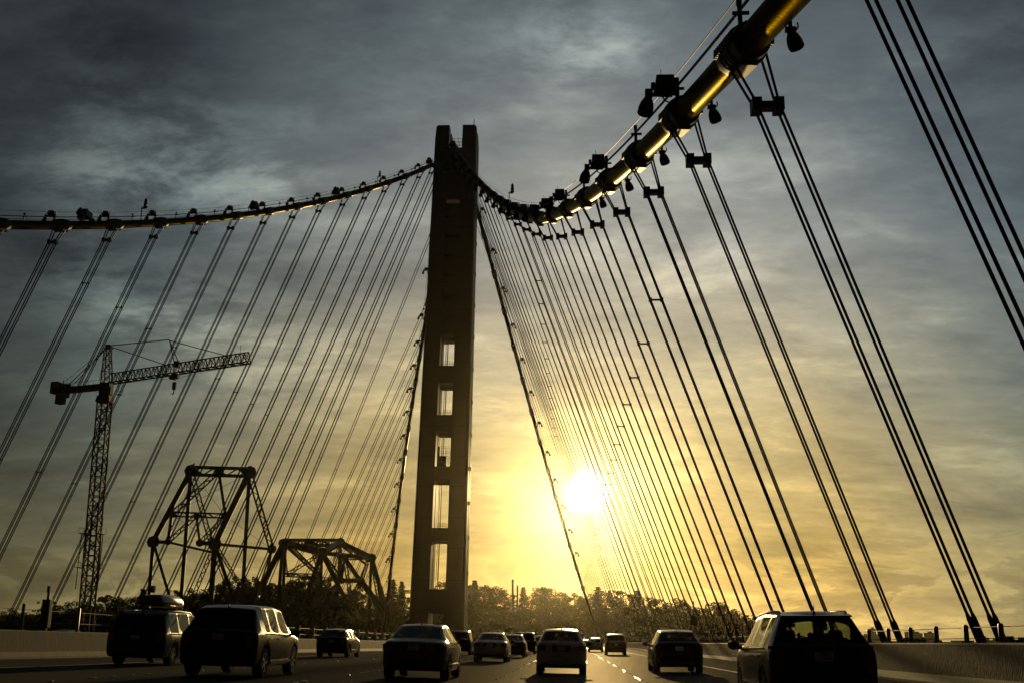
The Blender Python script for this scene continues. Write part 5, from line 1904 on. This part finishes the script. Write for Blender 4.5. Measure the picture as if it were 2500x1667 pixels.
# ---------------------------------------------------------------- the driver of the pale car
def skin_person(name, label, loc):
    J = [((0, 0, .0), .135), ((0, -.03, .22), .135), ((0, -.06, .42), .155), ((0, -.05, .52), .09), ((0, -.045, .575), .052), ((0, -.03, .66), .078), ((0, -.025, .75), .088), ((0, -.03, .82), .06),
         ((-.17, -.05, .48), .062), ((-.23, .07, .30), .045), ((-.15, .36, .30), .034), ((-.13, .44, .32), .030),
         ((.17, -.05, .48), .062), ((.23, .07, .30), .045), ((.15, .36, .30), .034), ((.13, .44, .32), .030),
         ((-.10, .05, -.02), .095), ((-.13, .46, .06), .065), ((-.12, .72, -.28), .045), ((-.12, .82, -.30), .035),
         ((.10, .05, -.02), .095), ((.13, .46, .06), .065), ((.12, .72, -.28), .045), ((.12, .82, -.30), .035)]
    E = [(0, 1), (1, 2), (2, 3), (3, 4), (4, 5), (5, 6), (6, 7), (2, 8), (8, 9), (9, 10), (10, 11), (2, 12), (12, 13), (13, 14), (14, 15), (0, 16), (16, 17), (17, 18), (18, 19), (0, 20), (20, 21), (21, 22), (22, 23)]
    me = bpy.data.meshes.new("person")
    fing = []
    for hand, sgn in ((11, -1), (15, 1)):
        hx, hy_, hz = J[hand][0]
        for k in range(4):
            b = len(J)
            J.append(((hx - sgn * .012, hy_ + .035 - .006 * abs(k - 1), hz + .030 - .020 * k), .009))
            J.append(((hx - sgn * .045, hy_ + .055 - .006 * abs(k - 1), hz + .028 - .020 * k), .008))
            E += [(hand, b), (b, b + 1)]
        b = len(J)
        J.append(((hx - sgn * .030, hy_ - .005, hz + .040), .010))
        E.append((hand, b))
    me.from_pydata([j[0] for j in J], E, [])
    o = bpy.data.objects.new(name, me)
    link(o)
    o.location = loc
    tag(o, label, "person")
    o.modifiers.new("skin", 'SKIN')
    for v, j in zip(me.skin_vertices[0].data, J):
        v.radius = (j[1], j[1])
    me.skin_vertices[0].data[0].use_root = True
    s_ = o.modifiers.new("round", 'SUBSURF')
    s_.levels = s_.render_levels = 2
    me.materials.append(MAT['shirt'])
    face = MB().blob((0, -.02, .745), (.074, .092, .112), 2, 12, 16, .03).blob((0, .076, .735), (.013, .02, .02), 1, 5, 8, .0)
    for sx in (-1, 1):
        face.blob((sx * .076, -.02, .74), (.010, .022, .030), 1, 5, 8, .05).blob((sx * .03, .062, .755), (.013, .012, .008), 1, 5, 8, .0)
    face.blob((0, .066, .695), (.024, .010, .007), 1, 5, 8, .0)
    face.build("face", MAT['skin'], o, smooth=True)
    MB().blob((0, -.036, .775), (.084, .096, .098), 5, 12, 16, .10).build("hair", MAT['hair'], o, smooth=True)
    return o


skin_person("person", "driver seated at the wheel of the pale car, dark hair seen through its rear window", (28.72 - .36, 38.5 + 2.02, deck_z(28.72, 40.5) + .60))

# ---------------------------------------------------------------- sign, call box, delineators
sg = thing("roadside_sign", "small square sign hanging on a slim pole beyond the right barrier", "sign", (39.35, 95.9, 0.9))
MB().tube([(0, 0, 0), (0, 0, 3.6)], .06, 8).build("pole", MAT['galv'], sg, smooth=True)
MB().box((0, -.08, 2.0), (.62, .05, .80)).build("panel", MAT['signface'], sg, bevel=0.02)
cbx = thing("call_box", "dark upright call box with a short mast on the left barrier", "call box", (9.62, 41.2, deck_z(10.1, 41.2) + .97))
MB().box((0, 0, .5), (.14, .14, 1.0)).box((0, 0, .62), (.30, .26, 1.02)).build("cabinet", MAT['black'], cbx, bevel=0.015)
MB().tube([(0, 0, 1.1), (0, 0, 1.62)], .05, 8).box((0, -.02, 1.5), (.10, .08, .22)).build("mast", MAT['black'], cbx)
for n_, (y, h) in enumerate(((46.6, 1.15), (48.9, 1.12), (51.2, 1.10))):
    dl = thing("delineator_post", "thin delineator post with a bright cap behind the left barrier, %s from the left" % ordinal(n_ + 1), "post", (9.2, y, deck_z(10.1, y) + .6), group="delineator posts behind the left barrier")
    MB().tube([(0, 0, 0), (0, 0, h + .25)], .026, 8).build("stake", MAT['galv'], dl, smooth=True)
    MB().lathe([(.034, h + .20), (.034, h + .28), (.02, h + .31)], n=8).build("cap", MAT['plate'], dl, smooth=True)

# ---------------------------------------------------------------- haze: lit by the low sun in front
hz = bpy.data.materials.new("sea_haze")
hz.use_nodes = True
nt = hz.node_tree
for n in list(nt.nodes):
    nt.nodes.remove(n)
o = nt.nodes.new('ShaderNodeOutputMaterial')
pv = nt.nodes.new('ShaderNodeVolumePrincipled')
pv.inputs['Color'].default_value = (0.95, 0.86, 0.62, 1)
pv.inputs['Density'].default_value = 0.000022
pv.inputs['Anisotropy'].default_value = 0.955
nt.links.new(pv.outputs[0], o.inputs['Volume'])
mb = MB().box((0, 3000, 39.5), (14400, 12400, 186))
hb = mb.build("haze", hz)
tag(hb, kind='stuff')
hb.visible_shadow = True
